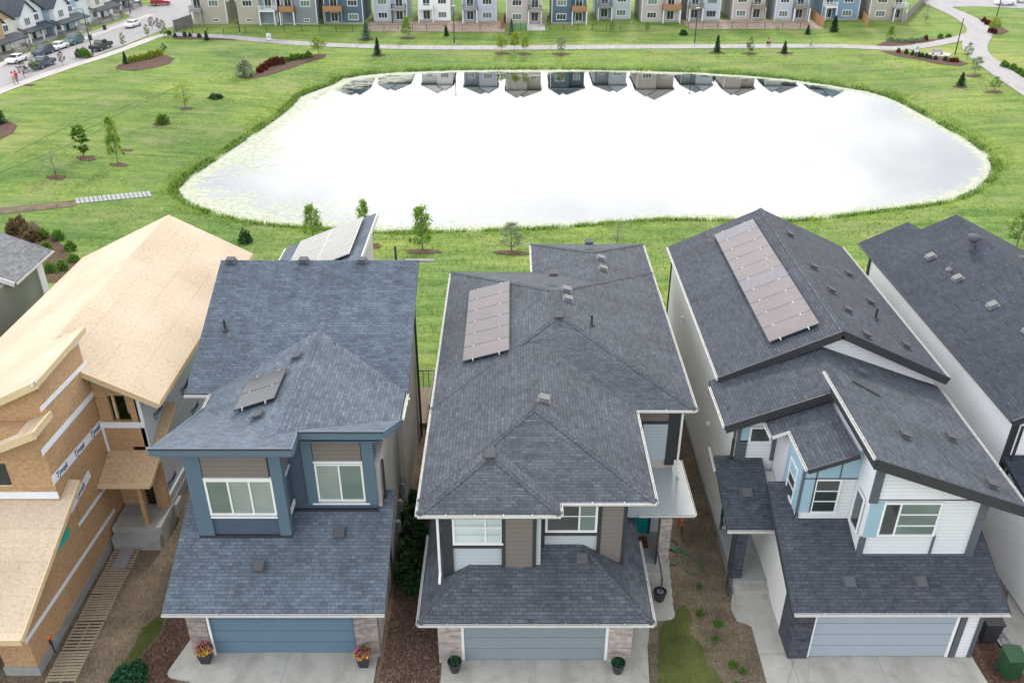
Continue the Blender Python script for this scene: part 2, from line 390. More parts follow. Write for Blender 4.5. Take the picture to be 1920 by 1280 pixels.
M['stone'] = bricks('ledge_stone', (.36,.31,.28), (.20,.18,.18), (.28,.26,.25), .4, .07)
M['dstone'] = bricks('charcoal_stone', (.09,.10,.13), (.05,.055,.075), (.03,.03,.04), .35, .07)
M['osbr'] = osb('pale_osb_roof', (.54,.445,.34), True, .65); M['osbw'] = osb('osb_wall', (.44,.28,.16), True)
M['osbd'] = osb('weathered_osb', (.50,.36,.23), True)
M['lumber'] = plain('pale_lumber', (.60,.47,.30), .8, .2, .15, 5)
M['pallet'] = plain('grey_pallet_wood', (.30,.25,.185), .9, .1, .25, 7)
M['wrap'] = plain('white_house_wrap', (.72,.76,.84), .45, .4, .08, 2)
M['wrapside'] = plain('shiny_house_wrap', (.58,.64,.74), .4, .5, .18, .8)
M['ink'] = plain('blue_ink', (.04,.06,.16), .5)
M['teal'] = plain('teal_membrane', (.02,.42,.32), .5, .3, .05)
M['conc'] = concrete('pale_concrete', (.42,.415,.385), .2); M['conc2'] = concrete('grey_concrete', (.34,.35,.35)); M['found'] = concrete('foundation', (.30,.31,.31))
M['asph'] = concrete('asphalt_road', (.33,.32,.34), .06); M['path'] = concrete('path_asphalt', (.36,.345,.36), .05); M['walk'] = concrete('sidewalk', (.48,.46,.445), .06)
M['dirt'] = chips('bare_soil', [(.12,.092,.066), (.18,.145,.11), (.15,.12,.088), (.25,.21,.165)], 30, .7)
M['mulch'] = chips('brown_mulch', [(.06,.036,.03), (.13,.078,.065), (.085,.053,.043), (.21,.15,.13)], 24, .4)
M['mulchd'] = chips('dark_mulch', [(.05,.03,.025), (.11,.065,.05), (.07,.045,.035), (.18,.12,.10)], 24, .4)
M['gravel'] = chips('grey_gravel', [(.10,.10,.11), (.32,.33,.36), (.18,.19,.2), (.5,.5,.52)], 16, .3)
M['turf'] = chips('worn_turf', [(.06,.085,.025), (.10,.12,.035), (.075,.10,.028), (.14,.135,.06)], 40, .6)
M['gl_dark'] = glass('dark_glass', (.035,.045,.05)); M['gl_blind'] = glass('glass_over_blinds', (.26,.30,.28), .12, .7, .06)
M['gl_green'] = glass('greenish_glass', (.14,.19,.17), .1, .8, .05); M['gl_pale'] = glass('pale_glass', (.50,.58,.60), .1, .7, .4)
M['membrane'] = plain('grey_porch_membrane', (.34,.38,.40), .55, .4, .07, 1.5)
M['doorteal'] = plain('teal_door', (.0,.22,.24), .4, .4, .04)
M['solar'] = plain('solar_cells', (.17,.14,.145), .22, .9, .10, 1.2); M['solark'] = plain('black_solar_cells', (.03,.03,.034), .3, .7, .06, 2)
M['solarb'] = plain('sky_sheen_solar_cells', (.55,.51,.43), .15, 1.0, .06, 2); M['alu'] = plain('aluminium', (.6,.6,.6), .35, .5, .05, metal=.8)
def cells(name, c, rough=.2):
    s = Mat(name, rough, .9); b = s.n('ShaderNodeTexBrick', i_Scale=1.0, i_Mortar_Size=.004, i_Bias=0.0, i_Brick_Width=.165, i_Row_Height=.165, offset=0.0)
    b.inputs['Color1'].default_value = C4(dk(c, .93)); b.inputs['Color2'].default_value = C4(dk(c, 1.07)); b.inputs['Mortar'].default_value = C4(dk(c, 1.35)); s.l(s.tc.outputs['UV'], b.inputs['Vector'])
    s.col(s.mix(.5, b.outputs[0], s.ramp(s.noise(.9, 4), [(.3, (.75,.75,.8)), (.7, (1.25,1.2,1.15))]), 'MULTIPLY')); return s.m
M['vent'] = plain('grey_vent_metal', (.085,.09,.105), .75, .2); M['ventl'] = plain('light_vent_metal', (.17,.175,.18), .7, .25)
M['pot'] = plain('black_planter', (.03,.03,.035), .4, .4); M['orange'] = plain('orange_cap', (.75,.16,.03), .5)
M['hose'] = plain('green_hose', (.04,.17,.10), .5, .3); M['mat'] = plain('brown_mat', (.16,.07,.035), .95, .1, .3, 20)
M['bark'] = plain('bark', (.20,.17,.14), .9, .1, .3, 20); M['cedar'] = plain('orange_cedar', (.36,.20,.11), .8, .2, .2, 3)
M['greyfence'] = plain('grey_fence', (.24,.23,.24), .8, .2, .15, 2)
M['binG'] = plain('green_bin', (.015,.06,.025), .5, .4); M['binK'] = plain('black_bin', (.03,.033,.04), .5, .4)
M['redflower'] = leafmat('red_petals', (.55,.02,.03), .2); M['pinkflower'] = leafmat('pink_petals', (.62,.10,.28), .2); M['yelflower'] = leafmat('yellow_petals', (.7,.5,.03), .2)
GREENS = {'mid': (.10,.20,.04), 'dark': (.045,.10,.04), 'yel': (.24,.30,.05), 'silver': (.26,.33,.22), 'spruce': (.04,.085,.05), 'bluesp': (.14,.21,.19), 'red': (.12,.035,.03), 'lime': (.21,.33,.08), 'purple': (.10,.06,.09), 'agave': (.035,.11,.055), 'dead': (.15,.115,.07)}
for k, c in GREENS.items(): M['l_'+k] = leafmat('leaves_'+k, c)
M['solar'] = cells('solar_cells', (.115,.088,.092)); M['solar2'] = cells('bronze_sheen_solar_cells', (.165,.112,.095)); M['solar3'] = cells('violet_sheen_solar_cells', (.108,.098,.125)); M['solark'] = cells('black_solar_cells', (.02,.02,.024)); M['solarb'] = cells('sky_sheen_solar_cells', (.15,.14,.115))  # brownish and pale tones paint the reflected sky into the cell colour
ORD = ['leftmost', 'second from the left', 'third from the left', 'fourth from the left', 'fifth from the left', 'sixth from the left', 'seventh from the left', 'eighth from the left', 'ninth from the left']
M['s_bright'] = siding('bright_white_siding', (.86,.88,.92), .17)
# ---------------------------------------------------------------- ground and water
def axis(lo, f0, f1, hi, fine, g=1.25):
    a = list(np.arange(f0, f1+1e-6, fine)); s = fine; x = f1
    while x < hi: s *= g; x += s; a.append(x)
    s = fine; x = f0; b = []
    while x > lo: s *= g; x -= s; b.append(x)
    return np.array(b[::-1]+a)
XS = axis(-1500, -95, 125, 1500, 1.25); YS = axis(-300, 20, 215, 1800, 1.25)
gx, gy = np.meshgrid(XS, YS); gz = TZ(gx.ravel(), gy.ravel())
nx, ny = len(XS), len(YS)
idx = np.arange(nx*ny).reshape(ny, nx)
quads = np.stack([idx[:-1,:-1].ravel(), idx[:-1,1:].ravel(), idx[1:,1:].ravel(), idx[1:,:-1].ravel()], 1)
gv = np.stack([gx.ravel(), gy.ravel(), gz], 1)
tag(meshobj('ground', gv, quads, M['grass'], smooth=True, uv=False), kind='structure')
def water_mat():
    s = Mat('pond_water', .03, .5); s.b.inputs['Metallic'].default_value = 1.0; s.b.inputs['Base Color'].default_value = C4((.42,.42,.415))
    s.bump(s.noise(1.1, 3, stretch=(1, 1.6, 1)), .05, .02)
    d = s.n('ShaderNodeBsdfDiffuse')
    s.l(s.ramp(s.noise(1.6, 6, rough=.7), [(.3, (.28,.32,.20)), (.5, (.44,.46,.37)), (.7, (.56,.57,.53))]), d.inputs[0])
    at = s.n('ShaderNodeAttribute', attribute_name='scum')
    big = s.noise(.09, 6, rough=.6); fn = s.noise(.7, 8, rough=.75, stretch=(.5, 1.3, 1))
    f = s.math('ADD', s.math('ADD', s.math('MULTIPLY', fn, 1.3), s.math('MULTIPLY', big, .9)), at.outputs['Fac'])
    f = s.ramp(f, [(0.0, (0,0,0)), (1, (1,1,1))]); f = s.ramp(s.math('SUBTRACT', f, 0.0), [(.0, (0,0,0)), (1, (1,1,1))])
    mx = s.n('ShaderNodeMixShader')
    g = s.math('MULTIPLY', s.math('SUBTRACT', s.math('ADD', s.math('ADD', s.math('MULTIPLY', fn, 1.3), s.math('MULTIPLY', big, .9)), at.outputs['Fac']), 1.27), 5.0)
    cl = s.n('ShaderNodeClamp'); s.l(g, cl.inputs[0]); s.l(s.math('MULTIPLY', cl.outputs[0], s.math('MINIMUM', s.math('MULTIPLY_ADD', at.outputs['Fac'], 1.6, .32), 1.0)), mx.inputs[0])
    s.l(s.b.outputs[0], mx.inputs[1]); s.l(d.outputs[0], mx.inputs[2]); s.l(mx.outputs[0], s.o.inputs[0]); return s.m
c0 = PW.min(0)-3; c1 = PW.max(0)+3
wx, wy = np.meshgrid(np.arange(c0[0], c1[0]+1, 1.0), np.arange(c0[1], c1[1]+1, 1.0)); sh = wx.shape
wd = sdist(np.stack([wx.ravel(), wy.ravel()], 1)); wi = np.arange(wx.size).reshape(sh)
q = np.stack([wi[:-1,:-1].ravel(), wi[:-1,1:].ravel(), wi[1:,1:].ravel(), wi[1:,:-1].ravel()], 1)
q = q[(wd[q] < 1.6).any(1)]
water = meshobj('pond_water', np.stack([wx.ravel(), wy.ravel(), np.full(wx.size, WATER)], 1), q, water_mat(), uv=False)
tag(water, kind='structure')
sc = np.clip(1+wd/2.2, 0, 1)*.55 + np.clip(1+wd/10, 0, 1)*.22                               # scum gathers along the shore
west = np.clip((-wx.ravel()-6)/30, 0, 1); sc += west*.20
a_ = water.data.attributes.new('scum', 'FLOAT', 'POINT'); a_.data.foreach_set('value', sc)

def drape(pts, step=1.2, dz=.03, fn=None):
    """a ground-hugging sheet inside the outline pts (x, y)"""
    P = np.array([(p[0], p[1]) for p in pts]); n = len(P)
    c = P.mean(0); mb = MB(); rings = max(2, int(np.hypot(*(P-c).T).max()/step))
    # densify outline
    Q = []
    for a, b in zip(P, np.roll(P, -1, 0)):
        k = max(1, int(np.hypot(*(b-a))/step)); Q += [a+(b-a)*i/k for i in range(k)]
    Q = np.array(Q); m = len(Q); vs = [c]
    for r in range(1, rings+1): vs += list(c+(Q-c)*r/rings)
    vs = np.array(vs); z = TZ(vs[:,0], vs[:,1])+dz
    mb.v = [(x, y, h) for (x, y), h in zip(vs, z)]
    for j in range(m): mb.f.append((0, 1+j, 1+(j+1) % m))
    for r in range(rings-1):
        o = 1+r*m
        for j in range(m): q_ = (j+1) % m; mb.f.append((o+j, o+m+j, o+m+q_, o+q_))
    A = sum(a[0]*b[1]-a[1]*b[0] for a, b in zip(P, np.roll(P, -1, 0)))
    if A < 0: mb.f = [tuple(reversed(f)) for f in mb.f]
    return mb
def ribbon(line, w, dz=.05, step=1.5, smooth=True):
    P = [np.array((p[0], p[1])) for p in line]; ws = w if isinstance(w, (list, tuple)) else [w]*len(P)
    Q = []; S = []
    for i in range(len(P)-1):
        k = max(1, int(np.hypot(*(P[i+1]-P[i]))/step))
        p0, p1, p2, p3 = P[max(i-1,0)], P[i], P[i+1], P[min(i+2,len(P)-1)]
        for j in range(k):
            t = j/k
            Q.append(.5*((2*p1)+(-p0+p2)*t+(2*p0-5*p1+4*p2-p3)*t*t+(-p0+3*p1-3*p2+p3)*t**3) if smooth else p1+(p2-p1)*t); S.append(ws[i]+(ws[i+1]-ws[i])*t)
    Q.append(P[-1]); S.append(ws[-1]); Q = np.array(Q)
    d = np.gradient(Q, axis=0); d /= np.hypot(*d.T)[:, None]; nrm = np.stack([-d[:,1], d[:,0]], 1)
    mb = MB(); c = np.linspace(-.5, .5, max(3, int(max(ws)/1.5)+2)); nc = len(c)
    V = (Q[:, None]+nrm[:, None]*(np.array(S)[:, None]*c)[..., None]).reshape(-1, 2); z = TZ(V[:,0], V[:,1])+dz
    mb.v = [(x, y, h) for (x, y), h in zip(V, z)]
    for i in range(len(Q)-1):
        for j in range(nc-1): a = i*nc+j; mb.f.append((a+nc, a+nc+1, a+1, a))
    mb.f = [tuple(reversed(f)) for f in mb.f] if False else mb.f
    return mb
def up(mb):
    """make every face of a sheet look upward"""
    out = []
    for f in mb.f:
        a, b, c = (Vector(mb.v[f[i]]) for i in (0, 1, 2))
        out.append(f if (b-a).cross(c-a).z > 0 else tuple(reversed(f)))
    mb.f = out; return mb
def g0(px, py): p = U(px, py, z=0); return (p.x, p.y)
def blob(cx, cy, rx, ry, n=22, rot=0, j=.12, seed=1):
    r = random.Random(seed); o = []
    for i in range(n):
        t = 2*math.pi*i/n; k = 1+r.uniform(-j, j); x, y = rx*k*math.cos(t), ry*k*math.sin(t)
        o.append((cx+x*math.cos(rot)-y*math.sin(rot), cy+x*math.sin(rot)+y*math.cos(rot)))
    return o
# front yards: soil, mulch, worn turf, concrete
struct('bare_soil', up(drape([(-30,12),(30,12),(30,30),(26,34),(14,35.5),(7.5,35.5),(0,35),(-8,35.5),(-14,36),(-30,34)], 1.5, .015)), M['dirt'])
TURF = [(6.1,12),(6.3,18.5),(6.3,21.0),(6.45,22.9),(6.5,24.2)]
struct('turf_strip', up(ribbon([(6.0,12),(5.9,17.5),(5.95,18.6),(5.85,19.4),(6.0,20.1),(5.85,20.8),(5.95,21.5),(5.8,22.2),(6.2,22.9),(6.35,23.5)], [3.4,2.5,2.3,2.1,2.2,1.7,1.5,1.1,.7,.15], .035, .25)), M['turf'], 'worn green turf strip beside the middle driveway')
struct('mulch_bed', up(drape([(-4.6,15),(-4.45,21),(-4.45,29),(-2.6,29),(-2.5,21),(-2.35,15)], .8, .03)), M['mulch'])
struct('mulch_patch', up(drape([(-12.6,23.4),(-11.9,23.9),(-11.2,23.6),(-10.95,22.4),(-11.2,20.8),(-11.5,19.2),(-12.4,18),(-13.2,17),(-12.6,19.6),(-12.9,21),(-12.5,22.2)], .6, .03)), M['mulchd'])
struct('turf_edge', up(drape([(-12.7,23.4),(-12.6,22.2),(-12.95,21),(-12.65,19.6),(-13.3,17),(-14.2,17),(-13.7,19.6),(-13.3,21.3),(-13.3,22.4)], .6, .02)), M['turf'])
def pad(name, pts, m, t=.10, z=0, label=None):
    mb = MB(); P = pts
    A = sum(a[0]*b[1]-a[1]*b[0] for a, b in zip(P, P[1:]+P[:1]))
    if A < 0: P = P[::-1]
    mb.prism(P, z-.02, z+t); return struct(name, mb, m, label)
def corner(p, q, r, k=4, d=.4):
    """round the corner q between p and r"""
    p, q, r = Vector(p), Vector(q), Vector(r); a = q+(p-q).normalized()*d; b = q+(r-q).normalized()*d
    return [tuple(a*(1-t)**2+q*2*t*(1-t)+b*t*t) for t in [i/k for i in range(k+1)]]
def joints(segs, z=.102):
    mb = MB()
    for a, b in segs: mb.bar((*a, z), (*b, z), .03, .006)
    return mb
# driveway of the blue house
struct('driveway', MB().prism([(-12.0,12),(-4.6,12),(-4.6,21.25),(-10.2,21.25),(-10.6,21.3)]+corner((-10.6,21.3),(-11.6,20.15),(-10.7,12),5,.5)+[], -.02, .10) if False else MB().prism([(-10.8,12),(-4.65,12),(-4.65,21.28),(-10.9,21.28),(-11.0,22.6),(-11.15,22.7)]+corner((-11.15,22.7),(-11.75,20.25),(-10.8,20.1),5,.35)+[(-10.8,20.1)], -.02, .10), M['conc'])
struct('driveway_joints', joints([((-7.75,12),(-7.75,21.2)),((-10.75,20.15),(-10.3,21.1)),((-11.7,20.35),(-10.75,21.0)),((-10.8,12),(-10.8,20.1)),((-10.8,19.2),(-4.7,19.2))]), M['conc2'])
# driveway and walk of the middle house
struct('driveway', MB().prism([(-2.4,12),(4.2,12),(4.55,19.4),(4.75,21.6),(4.05,21.6),(4.05,21.0),(-2.4,21.0)], -.02, .10), M['conc'])
struct('driveway_joints', joints([((.8,12),(.8,20.95)),((4.2,20.9),(4.62,19.9)),((-2.4,19.4),(4.5,19.4)),((4.05,21.0),(4.7,21.0))]), M['conc2'])
struct('walkway', MB().prism([(4.05,21.61),(4.78,21.61)]+corner((4.78,21.61),(5.0,22.75),(5.9,22.8),3,.2)+corner((5.0,22.75),(5.95,22.8),(5.95,24),5,.3)+[(5.95,24.2),(4.05,24.2)], -.02, .09), M['conc'])
# driveway and walk of the white house
wk = [g0(1404,1155), g0(1383,1140), g0(1367,1100), g0(1446,1100)]
struct('walkway', MB().prism([(9.62,12),(9.62,21.15),(9.55,24.0),(8.25,24.0)]+[(8.05,23.3)]+[(8.15,22.75),(8.45,22.62),(8.62,22.5),(8.55,20),(8.3,12)], -.02, .09), M['conc'])
struct('driveway', MB().prism([(9.63,12),(16.1,12),(16.1,16),(15.9,21.15),(9.63,21.15)], -.02, .10), M['conc'])
struct('driveway_joints', joints([((12.6,12),(12.6,21.1)),((9.8,21.1),(9.1,19.7)),((10.3,21.1),(9.7,19.4)),((8.6,21.2),(9.6,21.2))]), M['conc2'])
struct('driveway', MB().prism([(17.6,12),(26,12),(26,24),(18.6,24),(17.3,22)], -.02, .10), M['conc'])
struct('gravel_strip', up(drape([(16.2,12),(15.95,21.4),(16.3,24),(17.2,24),(17.2,22),(17.5,12)], .6, .045)), M['mulchd'])

# ---------------------------------------------------------------- house pieces
def gutter(parent, pts, m=None, name='gutter', w=.075, label=None):
    mb = MB()
    for a, b in zip(pts, pts[1:]):
        a, b = Vector(a), Vector(b); d = (b-a).normalized(); s_ = d.cross(Vector((0,0,1))).normalized()
        for o, z0 in ((0, 0), (w, 0)): mb.bar(a+s_*o+Vector((0,0,-.05)), b+s_*o+Vector((0,0,-.05)), .016, .065)
        mb.bar(a+s_*w/2+Vector((0,0,-.1)), b+s_*w/2+Vector((0,0,-.1)), w, .02)
        n = int((b-a).length/.9)
        for i in range(1, n): p = a+(b-a)*i/n; mb.bar(p-s_*.0, p+s_*w, .03, .012)
    return part(name, mb, m or M['gutter'], parent, label)
def caps(parent, lines, m=None):
    mb = MB(); r = random.Random(len(lines))
    for a, b, n1, n2 in lines:
        a, b = Vector(a), Vector(b); d = b-a; k = max(2, int(d.length/.16)); n1 = Vector(n1).normalized(); n2 = Vector(n2).normalized(); dn = d.normalized()
        for i in range(k):
            p = a+d*i/k; q_ = a+d*(i+1.15)/k; lift = .006+r.uniform(0, .008)
            for n_ in (n1, n2):
                s_ = dn.cross(n_).normalized()
                if s_.dot(n1+n2) > 0 and False: s_ = -s_
                if s_.z > 0: s_ = -s_
                off = n_*lift
                mb.bar(p+s_*.07+off, q_+s_*.065+off*1.4, .13, .010, n_)
    return part('ridge_cap', mb, m or M['cap'], parent)
def hipcaps(parent, x0, x1, y0, y1, z, sl, fr=True, bk=True, m=None, bkcap=True):
    h = (x1-x0)/2; xm = (x0+x1)/2; zr = z+h*sl; ya = y0+h if fr else y0; yb = y1-h if bk else y1
    if ya > yb: ya = yb = (ya+yb)/2
    L_ = (-sl, 0, 1); R_ = (sl, 0, 1); Fn = (0, -sl, 1); B_ = (0, sl, 1); o = []
    if fr: o += [((x0,y0,z),(xm,ya,zr),L_,Fn), ((x1,y0,z),(xm,ya,zr),R_,Fn)]
    if bk and bkcap: o += [((x0,y1,z),(xm,yb,zr),L_,B_), ((x1,y1,z),(xm,yb,zr),R_,B_)]
    if yb-ya > .3: o += [((xm,ya,zr),(xm,yb,zr),L_,R_)]
    caps(parent, o, m)
def frame_axes(face):
    return {'S': (Vector((1,0,0)), Vector((0,-1,0))), 'N': (Vector((-1,0,0)), Vector((0,1,0))), 'E': (Vector((0,1,0)), Vector((1,0,0))), 'W': (Vector((0,-1,0)), Vector((-1,0,0)))}[face]
def window(parent, c, w, h, face='S', cols=(1,), rows=(1,), g='gl_dark', fr=.07, m=None, name='window', axes=None, gl=None, label=None, dep=.05):
    """c: the centre of the outer wall face; cols and rows: relative widths of the lights"""
    t, n_ = axes or frame_axes(face); c = Vector(c); upv = Vector((0,0,1)); mb = MB()
    def bb(u0, u1, v0, v1, d0, d1):
        p = c+t*((u0+u1)/2)+upv*((v0+v1)/2)+n_*((d0+d1)/2)
        a = p-t*((u1-u0)/2); b = p+t*((u1-u0)/2); mb.bar(a, b, abs(d1-d0), v1-v0)
    W2, H2 = w/2, h/2
    bb(-W2, W2, H2-fr, H2, 0, dep); bb(-W2, W2, -H2, -H2+fr, 0, dep*1.3); bb(-W2, -W2+fr, -H2+fr, H2-fr, 0, dep); bb(W2-fr, W2, -H2+fr, H2-fr, 0, dep)
    tot = sum(cols); x = -W2+fr; xs = [x]
    for q_ in cols[:-1]: x += (w-2*fr)*q_/tot; xs.append(x); bb(x-.03, x+.03, -H2+fr, H2-fr, 0, dep*.95)
    xs.append(W2-fr); tr = sum(rows); y = -H2+fr
    for q_ in rows[:-1]: y += (h-2*fr)*q_/tr; bb(-W2+fr, W2-fr, y-.018, y+.018, .002, dep*.8)
    wo_ = part(name, mb, m or M['white'], parent, label)
    for i in range(len(cols)):
        pb = MB(); a, b = xs[i]+.002, xs[i+1]-.002; p0, p1 = c+t*a+n_*.014, c+t*b+n_*.014
        pb.bar(p0, p1, .012, h-2*fr)
        part('pane', pb, M[gl[i] if gl else g], wo_)
    return wo_
def garage_door(parent, x0, x1, y, z0, z1, m, trim):
    mb = MB(); rows_ = 4; hh = (z1-z0)/rows_
    for i in range(rows_): mb.box(x0+.02, x1-.02, y-.04, y, z0+i*hh+.012, z0+(i+1)*hh-.012)
    mb.box(x0+.02, x1-.02, y-.015, y, z0, z1)
    d = part('garage_door', mb, m, parent)
    fb = MB().box(x0-.08, x0+.018, y-.07, y, z0, z1+.1).box(x1-.018, x1+.08, y-.07, y, z0, z1+.1).box(x0-.08, x1+.08, y-.068, y, z1, z1+.1)
    part('door_frame', fb, trim, d); return d
def roofvent(parent, p, nrm, rot=0, m=None, s=1.0):
    p = Vector(p); nrm = Vector(nrm).normalized(); t = nrm.cross(Vector((0,0,1)));
    if t.length < .05: t = Vector((1,0,0))
    t.normalize(); dn = t.cross(nrm).normalized(); mb = MB(); k = .165*s
    mb.bar(p-dn*.24*s+nrm*.012, p+dn*.24*s+nrm*.012, .46*s, .012, nrm)
    a = [p+t*x*k+dn*y*k+nrm*z for x, y, z in ((-1,-1,.0),(1,-1,.0),(1,1,.0),(-1,1,.0),(-.9,-.9,.11*s),(.9,-.9,.11*s),(.9,.9,.11*s),(-.9,.9,.11*s))]
    b = len(mb.v); mb.v += [tuple(v) for v in a]; mb.f += [tuple(b+i for i in q_) for q_ in ((0,1,5,4),(1,2,6,5),(2,3,7,6),(3,0,4,7))]
    mb.bar(p-dn*k*1.15+nrm*.122*s, p+dn*k*1.1+nrm*.122*s, k*2.2, .03*s, nrm)
    return part('roof_vent', mb, m or M['vent'], parent)
def pipe(parent, p, h=.45, r=.05, m=None, name='vent_pipe'):
    p = Vector(p); mb = MB().lathe([(r*3.2, -.06), (r*2.6, .02), (r, .1), (r, h), (r*.75, h), (r*.7, h-.06)], 12, p)
    return part(name, mb, m or M['black'], parent, smooth=False)
def turbine(parent, p):
    p = Vector(p); mb = MB().lathe([(.22,-.1),(.16,.1),(.15,.32),(.26,.40),(.29,.5),(.27,.6),(.16,.66),(.02,.68)], 18, p)
    return part('roof_vent', mb, M['vent'], parent, 'round mushroom roof vent')
def solar(parent, o, ux, uy, nrows, ncols, w, h, mat, frame=None):
    """panels from corner o along ux (width w each) and uy (height h each)"""
    o, ux, uy = Vector(o), Vector(ux).normalized(), Vector(uy).normalized(); n_ = ux.cross(uy).normalized()
    if n_.z < 0: n_ = -n_
    rb = MB()
    for f_ in (.22, .78):
        a = o+ux*w*ncols*f_-uy*.1+n_*.06; rb.bar(a, a+uy*(h*nrows+.2), .05, .05, n_)
        for k in range(nrows+1): q_ = o+ux*w*ncols*f_+uy*(h*k)+n_*.105; rb.bar(q_-uy*.03, q_+uy*.03, .05, .03, n_)
    part('mounting_rail', rb, M['alu'], parent)
    for i in range(nrows):
        for j in range(ncols):
            a = o+ux*(w*j+.006)+uy*(h*i+.006)+n_*.1; W_, H_ = w-.012, h-.012
            fb = MB().bar(a+uy*H_/2, a+ux*W_+uy*H_/2, H_, .035, n_)
            sp = part('solar_panel', fb, frame or M['dgrey'], parent)
            pb = MB().bar(a+ux*.02+uy*H_/2+n_*.019, a+ux*(W_-.02)+uy*H_/2+n_*.019, H_-.04, .004, n_); part('cells', pb, mat if not isinstance(mat, list) else mat[(i*7+j*3+i*i) % len(mat)], sp)
def downspout(parent, x, y, z0, z1, m, kick=(0,-1)):
    mb = MB().bar((x,y,z0+.15), (x,y,z1), .08, .07, (0,1,0)).bar((x,y,z0+.18), (x+kick[0]*.35,y+kick[1]*.35,z0+.05), .08, .07)
    return part('downspout', mb, m, parent)
def sidevent(parent, p, face):
    t, n_ = frame_axes(face); p = Vector(p); mb = MB().bar(p-t*.1, p+t*.1, .06, .2); mb.bar(p+n_*.06-t*.09+Vector((0,0,.05)), p+n_*.06+t*.09+Vector((0,0,.05)), .14, .08)
    part('wall_vent', mb, M['white'], parent)
# ================================================================ MIDDLE HOUSE (charcoal hip roofs)
def house_middle():
    H = thing('house', 'middle house with stacked charcoal hip roofs, white gutters and grey garage door', 'house', (2, 21, 0), 'houses along the near street')
    w = MB()
    w.prism([(-2.35,27.9),(6.35,27.9),(6.35,42.4),(1.6,42.4),(1.6,38.9),(-2.35,38.9)], -3.2, 5.98)
    part('wall', w, M['stucco'], H)
    w = MB().prism([(-2.3,22.0),(.95,22.0),(.95,22.6),(3.82,22.6),(3.82,27.88),(-2.3,27.88)], 2.4, 5.98); part('wall', w, M['s_lgrey'], H)
    w = MB().prism([(-2.3,21.0),(4.0,21.0),(4.0,26.68),(5.95,26.68),(5.95,27.88),(-2.3,27.88)], 0, 2.42); part('wall', w, M['s_lgrey'], H)
    sl = .285
    boxes = [(-3.0,6.9,27.4,39.5,6.1,True,True), (1.0,6.897,32.5,43.0,6.097,False,True), (-2.997,4.65,22.1,30.5,6.094,True,False), (-3.003,1.55,21.5,29.5,6.091,True,False)]
    for i, (x0,x1,y0,y1,z,fr,bk) in enumerate(boxes):
        part('roof', MB().hip(x0,x1,y0,y1,z,sl,fr,bk), M['r_char'], H)
    hipcaps(H, -3.0,6.9,27.4,39.5,6.1,sl); hipcaps(H, 1.0,6.9,36.5,43.0,6.1,sl,False,True)
    hipcaps(H, -3,4.65,22.1,27.9,6.094,sl,True,False); hipcaps(H, -3,1.55,21.5,25.2,6.091,sl,True,False)
    # garage roof
    part('roof', MB().hip(-3.05,4.62,20.35,27.8,2.5,.6,True,False), M['r_char'], H); caps(H, [((-3.05,20.35,2.5),(-1.4,22.0,3.49),(-.6,0,1),(0,-.6,1))]); caps(H, [((4.62,20.35,2.5),(2.42,22.55,3.82),(.6,0,1),(0,-.6,1))])
    for P in ([(-3.0,39.5,6.1),(-3.0,21.5,6.1),(1.55,21.5,6.1),(1.55,22.1,6.1),(4.65,22.1,6.1),(4.65,27.4,6.1),(6.9,27.4,6.1),(6.9,43,6.1)], [(1.0,43,6.1),(1.0,39.6,6.1)], [(-3.05,24.6,2.5),(-3.05,20.35,2.5),(4.62,20.35,2.5),(4.62,24.3,2.5)]):
        gutter(H, P)
    # front face of the upper storey
    for (x, y, ww, z0, z1) in ((-.72+.95,22.0,.9,3.1,5.9), (3.35,22.6,.72,3.1,5.9)):
        part('wood_panel', MB().box(x-ww/2, x+ww/2, y-.06, y, z0, z1), M['wood'], H)
        part('trim', MB().box(x-ww/2-.12, x-ww/2, y-.08, y, z0-.3, z1).box(x+ww/2, x+ww/2+.12, y-.08, y, z0-.3, z1), M['black'], H)
    part('trim', MB().box(-2.31,-1.95,21.93,22.0,2.9,5.9).box(-1.95,-.30,21.93,22.0,5.68,5.9).box(-2.32,-.30,21.928,22.0,4.28,4.41), M['black'], H)
    part('trim', MB().box(.96,1.1,22.52,22.6,3.0,5.9).box(1.1,2.85,22.52,22.6,4.3,4.42), M['black'], H)
    window(H, (-1.12,21.98,5.14), 1.66, 1.42, 'S', (2,1), (1,1), gl=['gl_pale','gl_pale'], fr=.08)
    window(H, (1.98,22.58,5.12), 1.74, 1.36, 'S', (2,1), (1,1), gl=['gl_dark','gl_green'], fr=.08)
    # recessed upper front, right
    part('wood_panel', MB().box(4.35,6.0,27.82,27.9,5.3,5.9), M['wood'], H)
    part('trim', MB().box(6.02,6.38,27.80,27.9,3.2,5.95).box(4.3,6.02,27.81,27.9,5.15,5.3).box(4.9,5.05,27.81,27.9,3.2,5.15), M['black'], H)
    part('siding_panel', MB().box(5.05,6.02,27.84,27.9,3.4,5.15), M['s_lgrey'], H)
    window(H, (4.55,27.82,4.2), .6, 1.7, 'S', (1,), (1,1,1), g='gl_dark')
    # garage front
    part('brick_pillar', MB().box(-2.5,-1.72,20.9,21.2,0,2.35).box(-2.5,-2.36,21.2,23,0,2.3), M['brick'], H)
    part('brick_pillar', MB().box(3.26,4.06,20.9,21.2,0,2.35).box(4.0,4.08,21.2,23,0,2.3), M['brick'], H)
    garage_door(H, -1.64, 3.18, 20.99, .12, 2.25, M['doorgrey'], M['white'])
    # porch
    part('porch_floor', MB().box(4.01,6.0,24.9,26.66,-.05,.75), M['conc2'], H)
    s_ = MB()
    for i in range(4): s_.box(4.4,5.98,24.9-.32*(i+1),24.9-.32*i-.002,-.05,.75-.165*(i+1)+.02)
    part('steps', s_, M['conc'], H)
